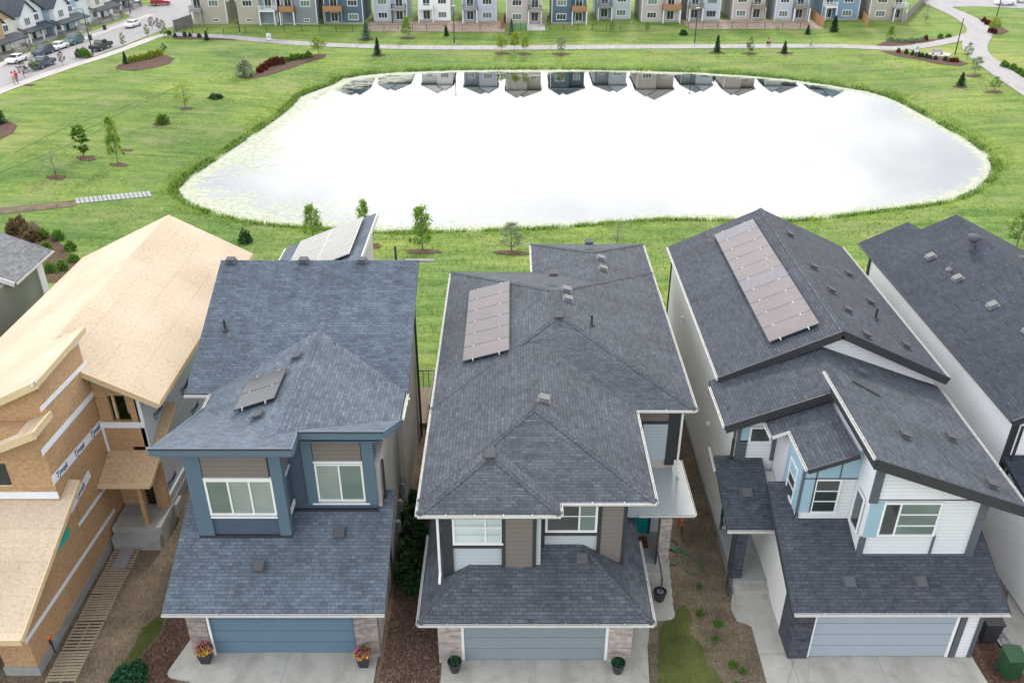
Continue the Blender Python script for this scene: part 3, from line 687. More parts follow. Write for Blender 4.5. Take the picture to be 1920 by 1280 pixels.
    part('porch_roof', MB().box(4.1,6.75,25.1,28.4,2.86,3.0), M['membrane'], H); gutter(H, [(4.7,25.1,3.02),(6.75,25.1,3.02),(6.75,28.4,3.02)])
    part('brick_pillar', MB().box(5.5,5.92,24.95,25.4,.7,2.86), M['brick'], H)
    d = part('front_door', MB().box(4.35,5.35,26.60,26.68,.78,2.75), M['doorteal'], H)
    part('door_frame', MB().box(4.25,4.35,26.58,26.68,.76,2.84).box(5.35,5.45,26.58,26.68,.76,2.84), M['black'], d)
    part('door_window', MB().box(4.55,4.85,26.585,26.6,1.6,2.3), M['gl_pale'], d)
    r_ = MB()
    for x, y, z in ((5.42,24.85,.78),(5.5,23.75,.25)): r_.bar((x,y,z),(x,y,z+.9),.05,.05,(0,1,0))
    r_.bar((5.42,24.9,1.66),(5.5,23.7,1.15),.05,.05); part('hand_rail', r_, M['black'], H)
    downspout(H, -2.42, 21.9, 3.0, 6.0, M['white']); downspout(H, 6.5, 27.75, 3.1, 5.95, M['white'])
    # rooftop pieces
    N_L = (-sl,0,1); N_R = (sl,0,1); N_F = (0,-sl,1)
    zr = lambda x: 6.1+sl*(6.9-x)
    for x, y in ((2.42,34.0),(2.42,34.9),(4.35,38.3),(4.35,39.5)): roofvent(H, (x,y,zr(x)), N_R, m=M['ventl'])
    roofvent(H, (1.95,32.25,6.1+sl*4.85), N_F, m=M['vent']); roofvent(H, (1.9,36.3,6.1+sl*4.9), (0,-.12,1)); roofvent(H, (3.9,41.2,6.93), (0,-.12,1))
    roofvent(H, (1.15,26.6,6.094+sl*3.5), N_R, m=M['ventl']); roofvent(H, (-.73,23.75,6.091+sl*2.25), N_F)
    roofvent(H, (2.35,22.15,2.5+.6*1.8), (0,-.6,1)); pipe(H, (3.3,32.1,zr(3.3)), .5); 
    zl = lambda x: 6.1+sl*(x+3.0)
    a = Vector((-1.95,30.2,zl(-1.95))); ux = Vector((1.0,0,sl)); uy = Vector((0,1,0))
    solar(H, a+Vector((0,0,.03)), ux, uy, 6, 1, 1.95, 1.05, M['solar'])
    return H
# ================================================================ BLUE HOUSE
def house_blue():
    H = thing('house', 'slate blue house with a tall window bay, blue garage door and steep blue roof', 'house', (-8, 21.3, 0), 'houses along the near street')
    zm = lambda x, y: 6.1+.5*(y-28.6)
    part('wall', MB().prism([(-12.1,28.9),(-4.38,28.9),(-4.38,34.3),(-12.1,34.3)], -1.5, lambda x, y: zm(x,y)-.12), M['stucco'], H)
    part('wall', MB().prism([(-10.95,24.3),(-4.6,24.3),(-4.6,28.88),(-10.95,28.88)], 0, 6.0), M['stucco'], H)
    part('wall', MB().prism([(-10.95,21.3),(-4.6,21.3),(-4.6,24.28),(-10.95,24.28)], 0, lambda x, y: 2.3+.45*(y-21.3)), M['stucco'], H)
    part('wall', MB().prism([(-10.8,23.3),(-7.7,23.3),(-7.7,24.28),(-10.8,24.28)], 3.3, lambda x, y: min(7.42, 7.78-.354*(y-22.7)-.24)), M['s_blue'], H)
    part('wall', MB().prism([(-7.69,24.2),(-4.75,24.2),(-4.75,24.9),(-7.69,24.9)], 3.8, lambda x, y: min(7.3, 7.84-.54*(y-23.55)-.26) if y < 24.5 else 6.2), M['s_blue'], H)
    # main roof, rear wing, centre gable, rising front brow
    part('roof', MB().slab([(-12.6,28.55,zm(0,28.55)),(-4.0,28.55,zm(0,28.55)),(-4.0,34.45,zm(0,34.45)),(-12.45,34.45,zm(0,34.45))], .2), M['r_blue'], H)
    part('rear_wall', MB().box(-12.1,-4.38,34.3,34.36,-3,8.8), M['s_blue'], H)
    zg = lambda x: 7.42-.35*abs(x+7.8)
    g_ = MB(); gy0, gy1 = 23.6, 33
    g_.slab([(-11.55,gy0,zg(-11.55)),(-7.8,gy0,7.42),(-7.8,gy1,7.42),(-11.55,gy1,zg(-11.55))], .16)
    g_.slab([(-7.8,gy0,7.42),(-4.12,gy0,zg(-4.12)),(-4.12,gy1,zg(-4.12)),(-7.8,gy1,7.42)], .16)
    # cut so the gable never shows past the brow: it starts behind the valley
    g_ = MB()
    g_.slab([(-11.55,27.3,zg(-11.55)),(-7.8,23.9,7.42),(-7.8,31.25,7.42),(-11.55,28.6,zg(-11.55))], .12)
    g_.slab([(-7.8,23.9,7.42),(-4.12,26.6,zg(-4.12)),(-4.12,28.6,zg(-4.12)),(-7.8,31.25,7.42)], .12)
    part('roof', g_, M['r_blue'], H)
    caps(H, [((-7.8,24.0,7.42),(-7.8,31.1,7.42),(-.35,0,1),(.35,0,1))], M['capb'])
    b_ = MB()
    b_.slab([(-11.55,22.7,7.78),(-7.05,22.7,7.78),(-7.05,24.4,7.31),(-7.8,23.95,7.44),(-11.55,27.4,6.10)], .2)
    b_.slab([(-7.05,23.55,7.84),(-4.25,23.55,7.84),(-4.1,26.7,6.12),(-7.05,24.42,7.31)], .2)
    part('roof', b_, M['r_blue'], H, 'pale grey-blue front brow tilted up over the windows')
    part('fascia', MB().bar((-11.58,22.67,7.66),(-7.02,22.67,7.66),.05,.30).bar((-7.02,22.66,7.66),(-7.02,23.54,7.68),.05,.30).bar((-7.02,23.52,7.70),(-4.22,23.52,7.70),.05,.30).bar((-4.22,23.53,7.70),(-4.07,26.8,5.95),.05,.26).bar((-11.59,22.69,7.62),(-11.59,27.5,5.98),.05,.24), M['trimblue'], H)
    part('drip_edge', MB().bar((-11.6,22.64,7.78),(-7.0,22.64,7.78),.03,.06).bar((-7.0,23.49,7.84),(-4.2,23.49,7.84),.03,.06), M['black'], H)
    part('soffit', MB().box(-11.5,-7.1,22.8,23.1,7.36,7.40).box(-7.0,-4.3,23.6,23.8,7.36,7.40), M['trimblue'], H)
    # rear wing with solar panels, rising to the right
    zw = lambda x: 8.6-.4*(-6.75-x)
    part('wall', MB().prism([(-11.0,34.4),(-6.95,34.4),(-6.95,40.6),(-11.0,40.6)], -3, lambda x, y: zw(x)-.18), M['stucco'], H)
    part('roof', MB().slab([(-11.4,34.4,zw(-11.4)),(-6.7,34.4,zw(-6.7)),(-6.7,41.0,zw(-6.7)),(-11.4,41.0,zw(-11.4))], .2), M['r_blue'], H)
    part('fascia', MB().bar((-6.66,34.5,8.5),(-6.66,41,8.5),.06,.26).bar((-11.45,34.5,6.62),(-11.45,41,6.62),.08,.16), M['gutter'], H)
    solar(H, (-10.5,36.2,zw(-10.5)+.05), (1,0,.4), (0,1,0), 4, 2, 1.75, 1.12, M['solarb'], M['alu'])
    for p in ((-7.5,37.2),(-7.5,39.0)): roofvent(H, (p[0],p[1],zw(p[0])), (-.4,0,1))
    # garage roof
    zgar = lambda y: 2.5+.45*(y-20.8)
    part('roof', MB().slab([(-11.55,20.8,2.5),(-4.2,20.8,2.5),(-4.2,24.9,zgar(24.9)),(-11.55,24.9,zgar(24.9))], .16), M['r_blue'], H)
    gutter(H, [(-11.55,20.78,2.5),(-4.2,20.78,2.5)])
    gutter(H, [(-12.65,28.5,6.05),(-11.6,28.5,6.05)]); gutter(H, [(-11.6,28.7,6.1),(-11.6,27.5,6.1)]); gutter(H, [(-4.05,26.8,6.14),(-4.05,28.5,6.14)])
    part('flashing', MB().box(-10.85,-7.62,23.2,23.3,3.55,3.68).box(-7.66,-4.72,24.1,24.2,3.95,4.08), M['black'], H)
    # tall bay
    part('wood_panel', MB().box(-10.28,-8.1,23.24,23.3,6.2,7.35), M['wood'], H)
    part('wood_panel', MB().box(-7.70,-7.64,23.55,24.1,6.2,7.2), M['wood'], H)
    part('trim', MB().box(-10.84,-10.3,23.22,23.3,3.5,7.42).box(-8.02,-7.64,23.22,23.3,3.5,7.42).box(-7.7,-7.62,23.302,23.5,3.5,7.42), M['trimblue'], H)
    part('sill_board', MB().box(-10.3,-8.02,23.2,23.3,6.1,6.18).box(-10.3,-8.02,23.2,23.26,7.30,7.34).box(-10.3,-8.02,23.2,23.3,4.46,4.53), M['white'], H)
    window(H, (-9.16,23.27,5.34), 2.28, 1.5, 'S', (1,1,1), (1,), gl=['gl_green','gl_blind','gl_blind'], fr=.07)
    part('sill_board', MB().box(-7.66,-7.6,23.5,24.1,4.4,4.46).box(-7.66,-7.6,23.5,24.1,4.52,4.58).box(-7.66,-7.6,23.5,24.1,6.05,6.1), M['white'], H)
    # right bay
    part('wood_panel', MB().box(-6.78,-5.15,24.12,24.2,6.22,7.2), M['wood'], H)
    part('trim', MB().box(-7.15,-6.8,24.1,24.2,4.3,7.3).box(-5.12,-4.72,24.1,24.2,4.3,7.3), M['trimblue'], H)
    part('sill_board', MB().box(-6.8,-5.12,24.08,24.2,6.12,6.2).box(-7.0,-5.0,24.08,24.2,4.32,4.38), M['white'], H)
    window(H, (-5.96,24.17,5.26), 1.66, 1.62, 'S', (1,1), (1,), gl=['gl_blind','gl_green'], fr=.07)
    # garage front
    part('brick_pillar', MB().box(-11.0,-10.35,21.15,21.5,0,2.3), M['stone'], H)
    part('brick_pillar', MB().box(-5.35,-4.56,21.15,21.5,0,2.3), M['stone'], H)
    garage_door(H, -10.25, -5.42, 21.29, .12, 2.25, M['doorblue'], M['trimblue'])
    part('door_trim', MB().box(-10.32,-10.24,21.16,21.21,.1,2.3), M['white'], H)
    for x, y in ((-8.6,22.25),(-6.0,23.35)): roofvent(H, (x,y,zgar(y)), (0,-.45,1))
    pipe(H, (-11.6,31.2,zm(0,31.2)), .45)
    roofvent(H, (-8.3,29.3,zg(-8.3)), (-.35,0,1)); roofvent(H, (-8.9,25.6,zg(-8.9)), (-.35,0,1))
    solar(H, (-10.0,26.3,zg(-10.0)+.04), (1,0,.35), (0,1,0), 2, 1, 1.65, 1.05, M['solark'], M['black'])
    for x in (-12.0,-8.9,-6.4): roofvent(H, (x,34.35,9.02), (0,0,1))
    pipe(H, (-5.1,35.4,7.9), 1.35, .05)
    part('rear_eave', MB().box(-4.6,-3.35,34.5,34.7,8.90,8.98), M['greyfence'], H)
    for p in ((-4.37,30.6,4.4),(-4.37,29.9,4.6)): sidevent(H, p, 'E')
    part('downspout', MB().bar((-4.3,34.28,-1),(-4.3,34.28,8.7),.1,.1,(0,1,0)).bar((-4.52,24.6,0),(-4.52,24.6,5.9),.08,.08,(0,1,0)).bar((-11.05,23.4,5.5),(-11.9,28.4,5.6),.05,.08), M['black'], H)
    # rear deck seen down the gap
    dk_ = part('deck', MB().box(-6.5,-3.9,35.0,38.2,.05,.2), M['pallet'], H)
    r_ = MB().bar((-3.95,35,1.2),(-3.95,38.2,1.2),.05,.05).bar((-6.5,38.2,1.2),(-3.95,38.2,1.2),.05,.05)
    for i in range(14): r_.bar((-3.95,35+i*.246,.2),(-3.95,35+i*.246,1.2),.03,.03,(0,1,0))
    for i in range(10): r_.bar((-6.5+i*.28,38.2,.2),(-6.5+i*.28,38.2,1.2),.03,.03,(0,1,0))
    part('railing', r_, M['black'], dk_)
    return H
# ================================================================ WHITE HOUSE (right)
def house_white():
    H = thing('house', 'white and pale blue house with dark gable roofs and a long strip of solar panels', 'house', (12.5, 21.1, 0), 'houses along the near street')
    zr, sl = 8.24, .465; xm = 12.75
    za = lambda x, y=0: zr-sl*abs(x-xm)-.14
    part('wall', MB().prism([(8.45,29.95),(xm,29.95),(16.95,29.95),(16.95,42.3),(xm,42.3),(8.45,42.3)], -3.2, za), M['stuccol'], H)
    part('gable_wall', MB().prism([(8.95,29.88),(xm,29.88),(16.5,29.88),(16.5,29.94),(xm,29.94),(8.95,29.94)], 4.5, lambda x, y: zr-sl*abs(x-xm)-.2), M['s_white'], H)
    A = MB()
    A.slab([(8.2,29.6,zr-sl*4.55),(xm,29.6,zr),(xm,42.6,zr),(8.2,42.6,zr-sl*4.55)], .2).slab([(xm,29.6,zr),(17.3,29.6,zr-sl*4.55),(17.3,42.6,zr-sl*4.55),(xm,42.6,zr)], .2)
    part('roof', A, M['r_dark'], H); caps(H, [((xm,29.6,zr),(xm,42.6,zr),(-sl,0,1),(sl,0,1))])
    part('fascia', MB().bar((8.2,29.57,zr-sl*4.55-.14),(xm,29.57,zr-.14),.05,.34).bar((xm,29.57,zr-.14),(17.3,29.57,zr-sl*4.55-.14),.05,.34), M['black'], H)
    gutter(H, [(8.17,42.6,6.12),(8.17,29.6,6.12)]); gutter(H, [(17.33,29.6,6.12),(17.33,42.6,6.12)])
    # second tier
    zB, sB, xB = 7.45, .40, 12.0
    zc = lambda x: zB-.37*(x-xB)
    B = MB().slab([(7.9,26.75,zB-sB*4.1),(xB,26.75,zB),(xB,29.9,zB),(7.9,29.9,zB-sB*4.1)], .2); part('roof', B, M['r_dark'], H)
    part('fascia', MB().bar((7.9,26.72,zB-sB*4.1-.14),(xB-.4,26.72,zB-.3),.05,.34), M['black'], H)
    gutter(H, [(7.87,29.5,5.82),(7.87,26.75,5.82)])
    Cc = MB().slab([(11.55,22.35,zc(11.55)),(16.85,22.35,zc(16.85)),(17.1,29.9,zc(17.1)),(xB,29.9,zc(xB)),(xB-.02,26.75,zc(xB)),(11.55,26.75,zc(11.55))], .2); part('roof', Cc, M['r_char'], H)
    part('fascia', MB().bar((11.55,22.32,zc(11.55)-.17),(16.88,22.32,zc(16.88)-.17),.05,.38).bar((11.52,22.33,zc(11.55)-.17),(11.52,26.8,zc(11.55)-.17),.05,.38), M['black'], H)
    gutter(H, [(11.50,27.6,zc(11.5)+.06),(11.50,22.35,zc(11.5)+.06)], name='drip_edge', w=.07); gutter(H, [(16.9,22.35,zc(16.9)+.03),(17.1,29.5,zc(17.1)+.03)], name='gutter')
    zd = lambda x: 6.95-.40*(11.75-x)
    D = MB().slab([(9.97,23.6,zd(9.97)),(11.6,23.6,zd(11.6)),(11.6,27.4,zd(11.6)),(9.36,27.4,zd(9.36)),(9.36,25.85,zd(9.36)),(9.97,25.85,zd(9.97))], .16); part('roof', D, M['r_dark'], H)
    part('fascia', MB().bar((9.97,23.58,zd(9.97)-.08),(11.6,23.58,zd(11.6)-.08),.04,.18), M['black'], H)
    gutter(H, [(9.33,27.3,zd(9.36)+.03),(9.33,25.82,zd(9.36)+.03)]); gutter(H, [(9.36,25.82,zd(9.36)+.03),(9.94,25.82,zd(9.97)+.03)]); gutter(H, [(9.94,25.82,zd(9.97)+.03),(9.94,23.6,zd(9.97)+.03)])
    # walls below
    part('wall', MB().prism([(11.85,22.72),(15.75,22.72),(15.75,29.86),(11.85,29.86)], 2.4, lambda x, y: zc(x)-.2), M['s_white'], H)
    part('wall', MB().prism([(10.0,23.95),(11.84,23.95),(11.84,29.86),(10.0,29.86)], 3.0, lambda x, y: zd(x)-.17), M['s_white'], H)
    part('wall', MB().prism([(8.55,27.1),(9.98,27.1),(9.98,29.86),(8.55,29.86)], 0, 5.75), M['s_white'], H)
    part('wall', MB().prism([(8.4,27.16),(8.54,27.16),(8.54,29.94),(8.4,29.94)], -.2, 5.5), M['stuccol'], H)
    part('wall', MB().prism([(9.58,21.15),(15.8,21.15),(15.8,27.0),(9.58,27.0)], 0, lambda x, y: 2.36+.42*(min(y,23.9)-21.15)), M['stuccol'], H)
    # blue panels
    part('blue_panel', MB().prism([(10.02,23.89),(11.84,23.89),(11.84,23.95),(10.02,23.95)], 5.66, lambda x, y: zd(x)-.19).box(10.02,10.42,23.89,23.95,4.15,5.62), M['panelblue'], H)
    part('blue_panel', MB().box(9.94,10.0,24.0,25.6,5.0,6.1).box(9.94,10.0,24.0,24.35,4.05,5.0).box(9.94,10.0,25.2,25.6,4.05,5.0), M['panelblue'], H)
    part('blue_panel', MB().box(11.9,12.35,22.66,22.72,4.1,5.6).box(8.62,8.95,27.04,27.1,4.9,5.6), M['panelblue'], H)
    part('trim', MB().box(9.96,10.03,23.87,23.95,3.9,6.1).box(10.40,10.45,23.87,23.95,4.15,6.4).box(11.2,11.24,23.87,23.95,5.64,6.6).box(10.02,11.84,23.87,23.95,5.61,5.66), M['dgrey'], H)
    part('trim', MB().box(11.80,12.08,22.62,22.715,5.6,7.35).box(15.55,15.8,22.62,22.715,3.2,5.95).box(11.80,12.0,22.62,22.715,3.2,4.1).box(14.3,14.36,22.66,22.715,3.3,4.15).box(11.78,15.8,22.64,22.72,3.18,3.3), M['dgrey'], H)
    part('trim', MB().box(8.5,8.62,27.03,27.1,3.9,5.7).box(8.62,8.9,27.04,27.1,4.0,4.95).box(9.85,10.0,27.04,27.1,4.0,5.9).box(8.36,8.44,27.08,27.16,.2,5.4).box(9.96,10.06,23.86,23.95,3.7,4.1), M['dgrey'], H)
    part('seam', MB().box(12.08,15.55,22.69,22.72,5.66,5.69), M['dgrey'], H)
    window(H, (13.3,22.69,4.88), 1.95, 1.45, 'S', (.62,1.6), (1,), gl=['gl_dark','gl_green'], fr=.07)
    part('muntin', MB().box(12.95,14.2,22.63,22.66,4.60,4.64).box(12.95,14.2,22.63,22.66,5.08,5.12), M['white'], H)
    window(H, (11.81,23.3,4.75), .7, 1.5, 'W', (1,), (1,), g='gl_dark', fr=.06)
    window(H, (10.88,23.92,4.86), .92, 1.5, 'S', (1,), (1,1,1), g='gl_dark', fr=.07)
    window(H, (9.97,24.78,4.86), .85, 1.5, 'W', (1,), (1,1,1), g='gl_dark', fr=.07)
    window(H, (9.35,27.07,5.2), .85, .72, 'S', (1,), (1,), g='gl_dark', fr=.07)
    # garage roof and porch roof
    zg = lambda y: 2.5+.42*(y-20.8)
    part('roof', MB().slab([(9.3,20.8,2.5),(16.4,20.8,2.5),(16.4,25.3,zg(25.3)),(15.76,25.3,zg(25.3)),(9.3,25.3,zg(25.3))], .16), M['r_dark'], H)
    gutter(H, [(9.3,20.78,2.52),(16.4,20.78,2.52)])
    zp = lambda y: 3.05+.36*(y-24.2)
    part('roof', MB().slab([(7.75,24.2,3.05),(9.57,24.2,3.05),(9.57,27.2,zp(27.2)),(9.98,27.2,zp(27.2)),(9.98,25.4,zp(25.4)),(9.985,27.21,zp(27.21)),(7.75,27.21,zp(27.21))][:3]+[(7.75,27.2,zp(27.2))], .16), M['r_dark'], H)
    gutter(H, [(7.75,24.18,3.07),(9.57,24.18,3.07)]); gutter(H, [(7.72,27.8,zp(27.2)),(7.72,26.6,zp(26.6))])
    part('rake_board', MB().bar((9.27,20.8,2.4),(9.27,25.2,2.4+.42*4.4),.05,.2).bar((16.43,20.8,2.4),(16.43,25.2,2.4+.42*4.4),.05,.2), M['black'], H)
    for x, y in ((11.35,21.75),(13.75,21.75)): roofvent(H, (x,y,zg(y)), (0,-.42,1), m=M['vent'])
    roofvent(H, (8.7,25.6,zp(25.6)), (0,-.36,1))
    # garage front
    part('stone_pillar', MB().box(9.5,10.15,21.0,21.3,0,2.3).box(9.5,9.6,21.3,22.2,0,2.3), M['dstone'], H)
    garage_door(H, 10.22, 14.95, 21.13, .12, 2.25, M['doorlg'], M['white'])
    part('trim', MB().box(15.08,15.28,21.05,21.15,0,2.3).box(15.7,15.84,21.05,21.15,0,2.3), M['dgrey'], H)
    part('siding_panel', MB().box(15.28,15.7,21.09,21.15,0,2.3), M['s_white'], H)
    # porch
    part('porch_floor', MB().box(8.3,9.57,24.25,27.14,-.05,.5), M['conc2'], H)
    part('steps', MB().box(8.3,9.57,23.9,24.24,-.05,.33).box(8.3,9.57,23.55,23.89,-.05,.17), M['conc'], H)
    part('stone_pillar', MB().box(8.2,8.62,24.4,24.9,.5,2.9), M['dstone'], H)
    part('foundation', MB().box(8.36,8.5,27.2,42,-3,.25), M['found'], H)
    dd = part('front_door', MB().box(8.7,9.5,27.02,27.1,.52,2.6), M['white'], H)
    downspout(H, 8.1, 24.3, 0, 3.0, M['black']); downspout(H, 8.36, 27.05, 1.0, 5.0, M['black'])
    for p in ((8.43,38.2,4.2),(8.43,31.0,2.9)): sidevent(H, p, 'W')
    # roof pieces
    nR = (sl,0,1); zz = lambda x: zr-sl*(x-xm)
    for x, y in ((13.55,40.0),(13.6,36.3),(13.7,34.0),(13.85,32.3),(13.9,29.9+.35),(15.9,37.8),(15.9,34.9),(16.0,31.1)): roofvent(H, (x,y,zz(x)), nR)
    pipe(H, (15.4,32.9,zz(15.4)), .5)
    nC = (.37,0,1)
    for x, y in ((13.3,28.6),(13.4,24.6),(15.6,25.6),(15.9,23.1)): roofvent(H, (x,y,zc(x)), nC)
    part('ridge_scrap', MB().bar((12.6,27.6,zc(12.6)+.03),(13.5,27.1,zc(13.5)+.03),.1,.05), M['black'], H, 'black strip of flashing lying on the lower roof')
    zl = lambda x: zr-sl*(xm-x)
    solar(H, (10.3,30.5,zl(10.3)+.04), (1,0,sl), (0,1,0), 10, 1, 2.05, 1.1, [M['solar'], M['solar3'], M['solar2'], M['solar'], M['solar3']])
    # rear deck
    dk_ = part('deck', MB().box(7.4,9.2,42.4,45.0,.0,.15).box(7.45,7.6,44.8,44.95,-3,0), M['pallet'], H)
    r_ = MB().bar((7.42,42.4,1.1),(7.42,45,1.1),.06,.05).bar((7.4,45,1.1),(9.2,45,1.1),.05,.05)
    for i in range(16): r_.bar((7.42,42.4+i*.17,.15),(7.42,42.4+i*.17,1.1),.03,.03,(0,1,0))
    for i in range(9): r_.bar((7.4+i*.22,45,.15),(7.4+i*.22,45,1.1),.03,.03,(0,1,0))
    part('railing', r_, M['black'], dk_)
    part('corner_post', MB().box(8.38,8.44,42.3,42.4,-3,6), M['black'], H)
    return H
# ================================================================ FAR RIGHT HOUSE
def house_right():
    H = thing('house', 'long white-sided house with a black shingle roof, cut off by the right edge', 'house', (22, 24, 0), 'houses along the near street')
    part('wall', MB().prism([(18.3,26.9),(26,26.9),(26,41.8),(18.3,41.8)], -3, 6.0), M['s_bright'], H)
    part('wall', MB().prism([(18.3,19.5),(26,19.5),(26,26.88),(18.3,26.88)], .15, 3.0), M['s_bright'], H)
    part('foundation', MB().box(18.27,18.35,19.4,42,-3,.16), M['found'], H)
    sl = .5; xm = 22.2
    part('roof', MB().slab([(18.1,26.7,6.1),(xm,26.7,8.15),(xm,42.0,8.15),(18.1,42.0,6.1)], .2).slab([(xm,26.7,8.15),(26.3,26.7,6.1),(26.3,42,6.1),(xm,42,8.15)], .2), M['r_black'], H)
    part('roof', MB().slab([(18.103,40,6.103),(20.4,40,7.25),(20.4,43.2,7.25),(18.103,43.2,6.103)], .2).slab([(20.4,40,7.25),(22.7,40,6.1),(22.7,43.2,6.1),(20.4,43.2,7.25)], .2), M['r_black'], H)
    gutter(H, [(18.06,43.2,6.12),(18.06,26.7,6.12)], M['dgrey'])
    part('roof', MB().slab([(18.2,19.2,2.95),(26,19.2,2.95),(26,26.85,4.4),(18.2,26.85,4.4)], .16), M['r_black'], H)
    part('trim', MB().box(18.24,18.46,26.8,26.92,3,6.0).box(18.22,18.31,41.75,41.95,0,6), M['black'], H)
    part('fascia', MB().bar((18.1,26.67,5.97),(xm,26.67,8.02),.05,.28).bar((xm,26.67,8.02),(26.3,26.67,5.97),.05,.28), M['black'], H)
    window(H, (20.6,26.87,5.1), .9, 1.0, 'S', (1,), (1,), g='gl_dark')
    zz = lambda x: 6.1+sl*(x-18.1)
    for x, y in ((20.0,39.2),(20.15,36.6),(20.35,33.7),(20.6,31.2),(20.8,28.6),(24.0,38.5)):
        z = zz(x) if x < xm else 8.15-sl*(x-xm)
        roofvent(H, (x,y,z), (-sl if x < xm else sl,0,1), m=M['ventl'])
    turbine(H, (21.5,38.6,zz(21.5))); pipe(H, (20.2,37.6,zz(20.2)), .3, .06, M['ventl']); pipe(H, (21.9,31.9,zz(21.9)), .4, .07, M['ventl'])
    downspout(H, 18.45, 26.6, 3.2, 5.9, M['black'])
    return H
# ================================================================ GREY HOUSE (far left)
def house_left():
    H = thing('house', 'grey-green sided house with a pale grey hip roof at the left edge', 'house', (-28, 40, 0), 'houses along the near street')
    part('wall', MB().prism([(-34,30.0),(-24.5,30.0),(-24.5,41.7),(-34,41.7)], -3, 6.0), M['s_green'], H)
    part('roof', MB().hip(-33.9,-23.95,38.2,52.2,6.1,.42,False,True), M['r_grey'], H) if False else part('roof', MB().slab([(-23.95,38.3,6.1),(-23.95,42.2,6.1),(-29.5,42.2,8.4),(-29.5,38.3,8.4)], .16).slab([(-36,38.3,5.9),(-29.5,38.3,8.4),(-29.5,42.2,8.4),(-36,42.2,5.9)], .16), M['r_grey'], H)
    gutter(H, [(-23.92,42.2,6.1),(-23.92,38.3,6.1)][::-1]); part('fascia', MB().bar((-24,38.27,6.0),(-29.5,38.27,8.25),.05,.25), M['gutter'], H)
    part('corner_trim', MB().box(-24.52,-24.42,41.2,41.75,2.5,5.9), M['white'], H)
    part('deck_roof', MB().box(-24.6,-23.0,40.5,43.2,2.4,2.5), M['black'], H)
    return H
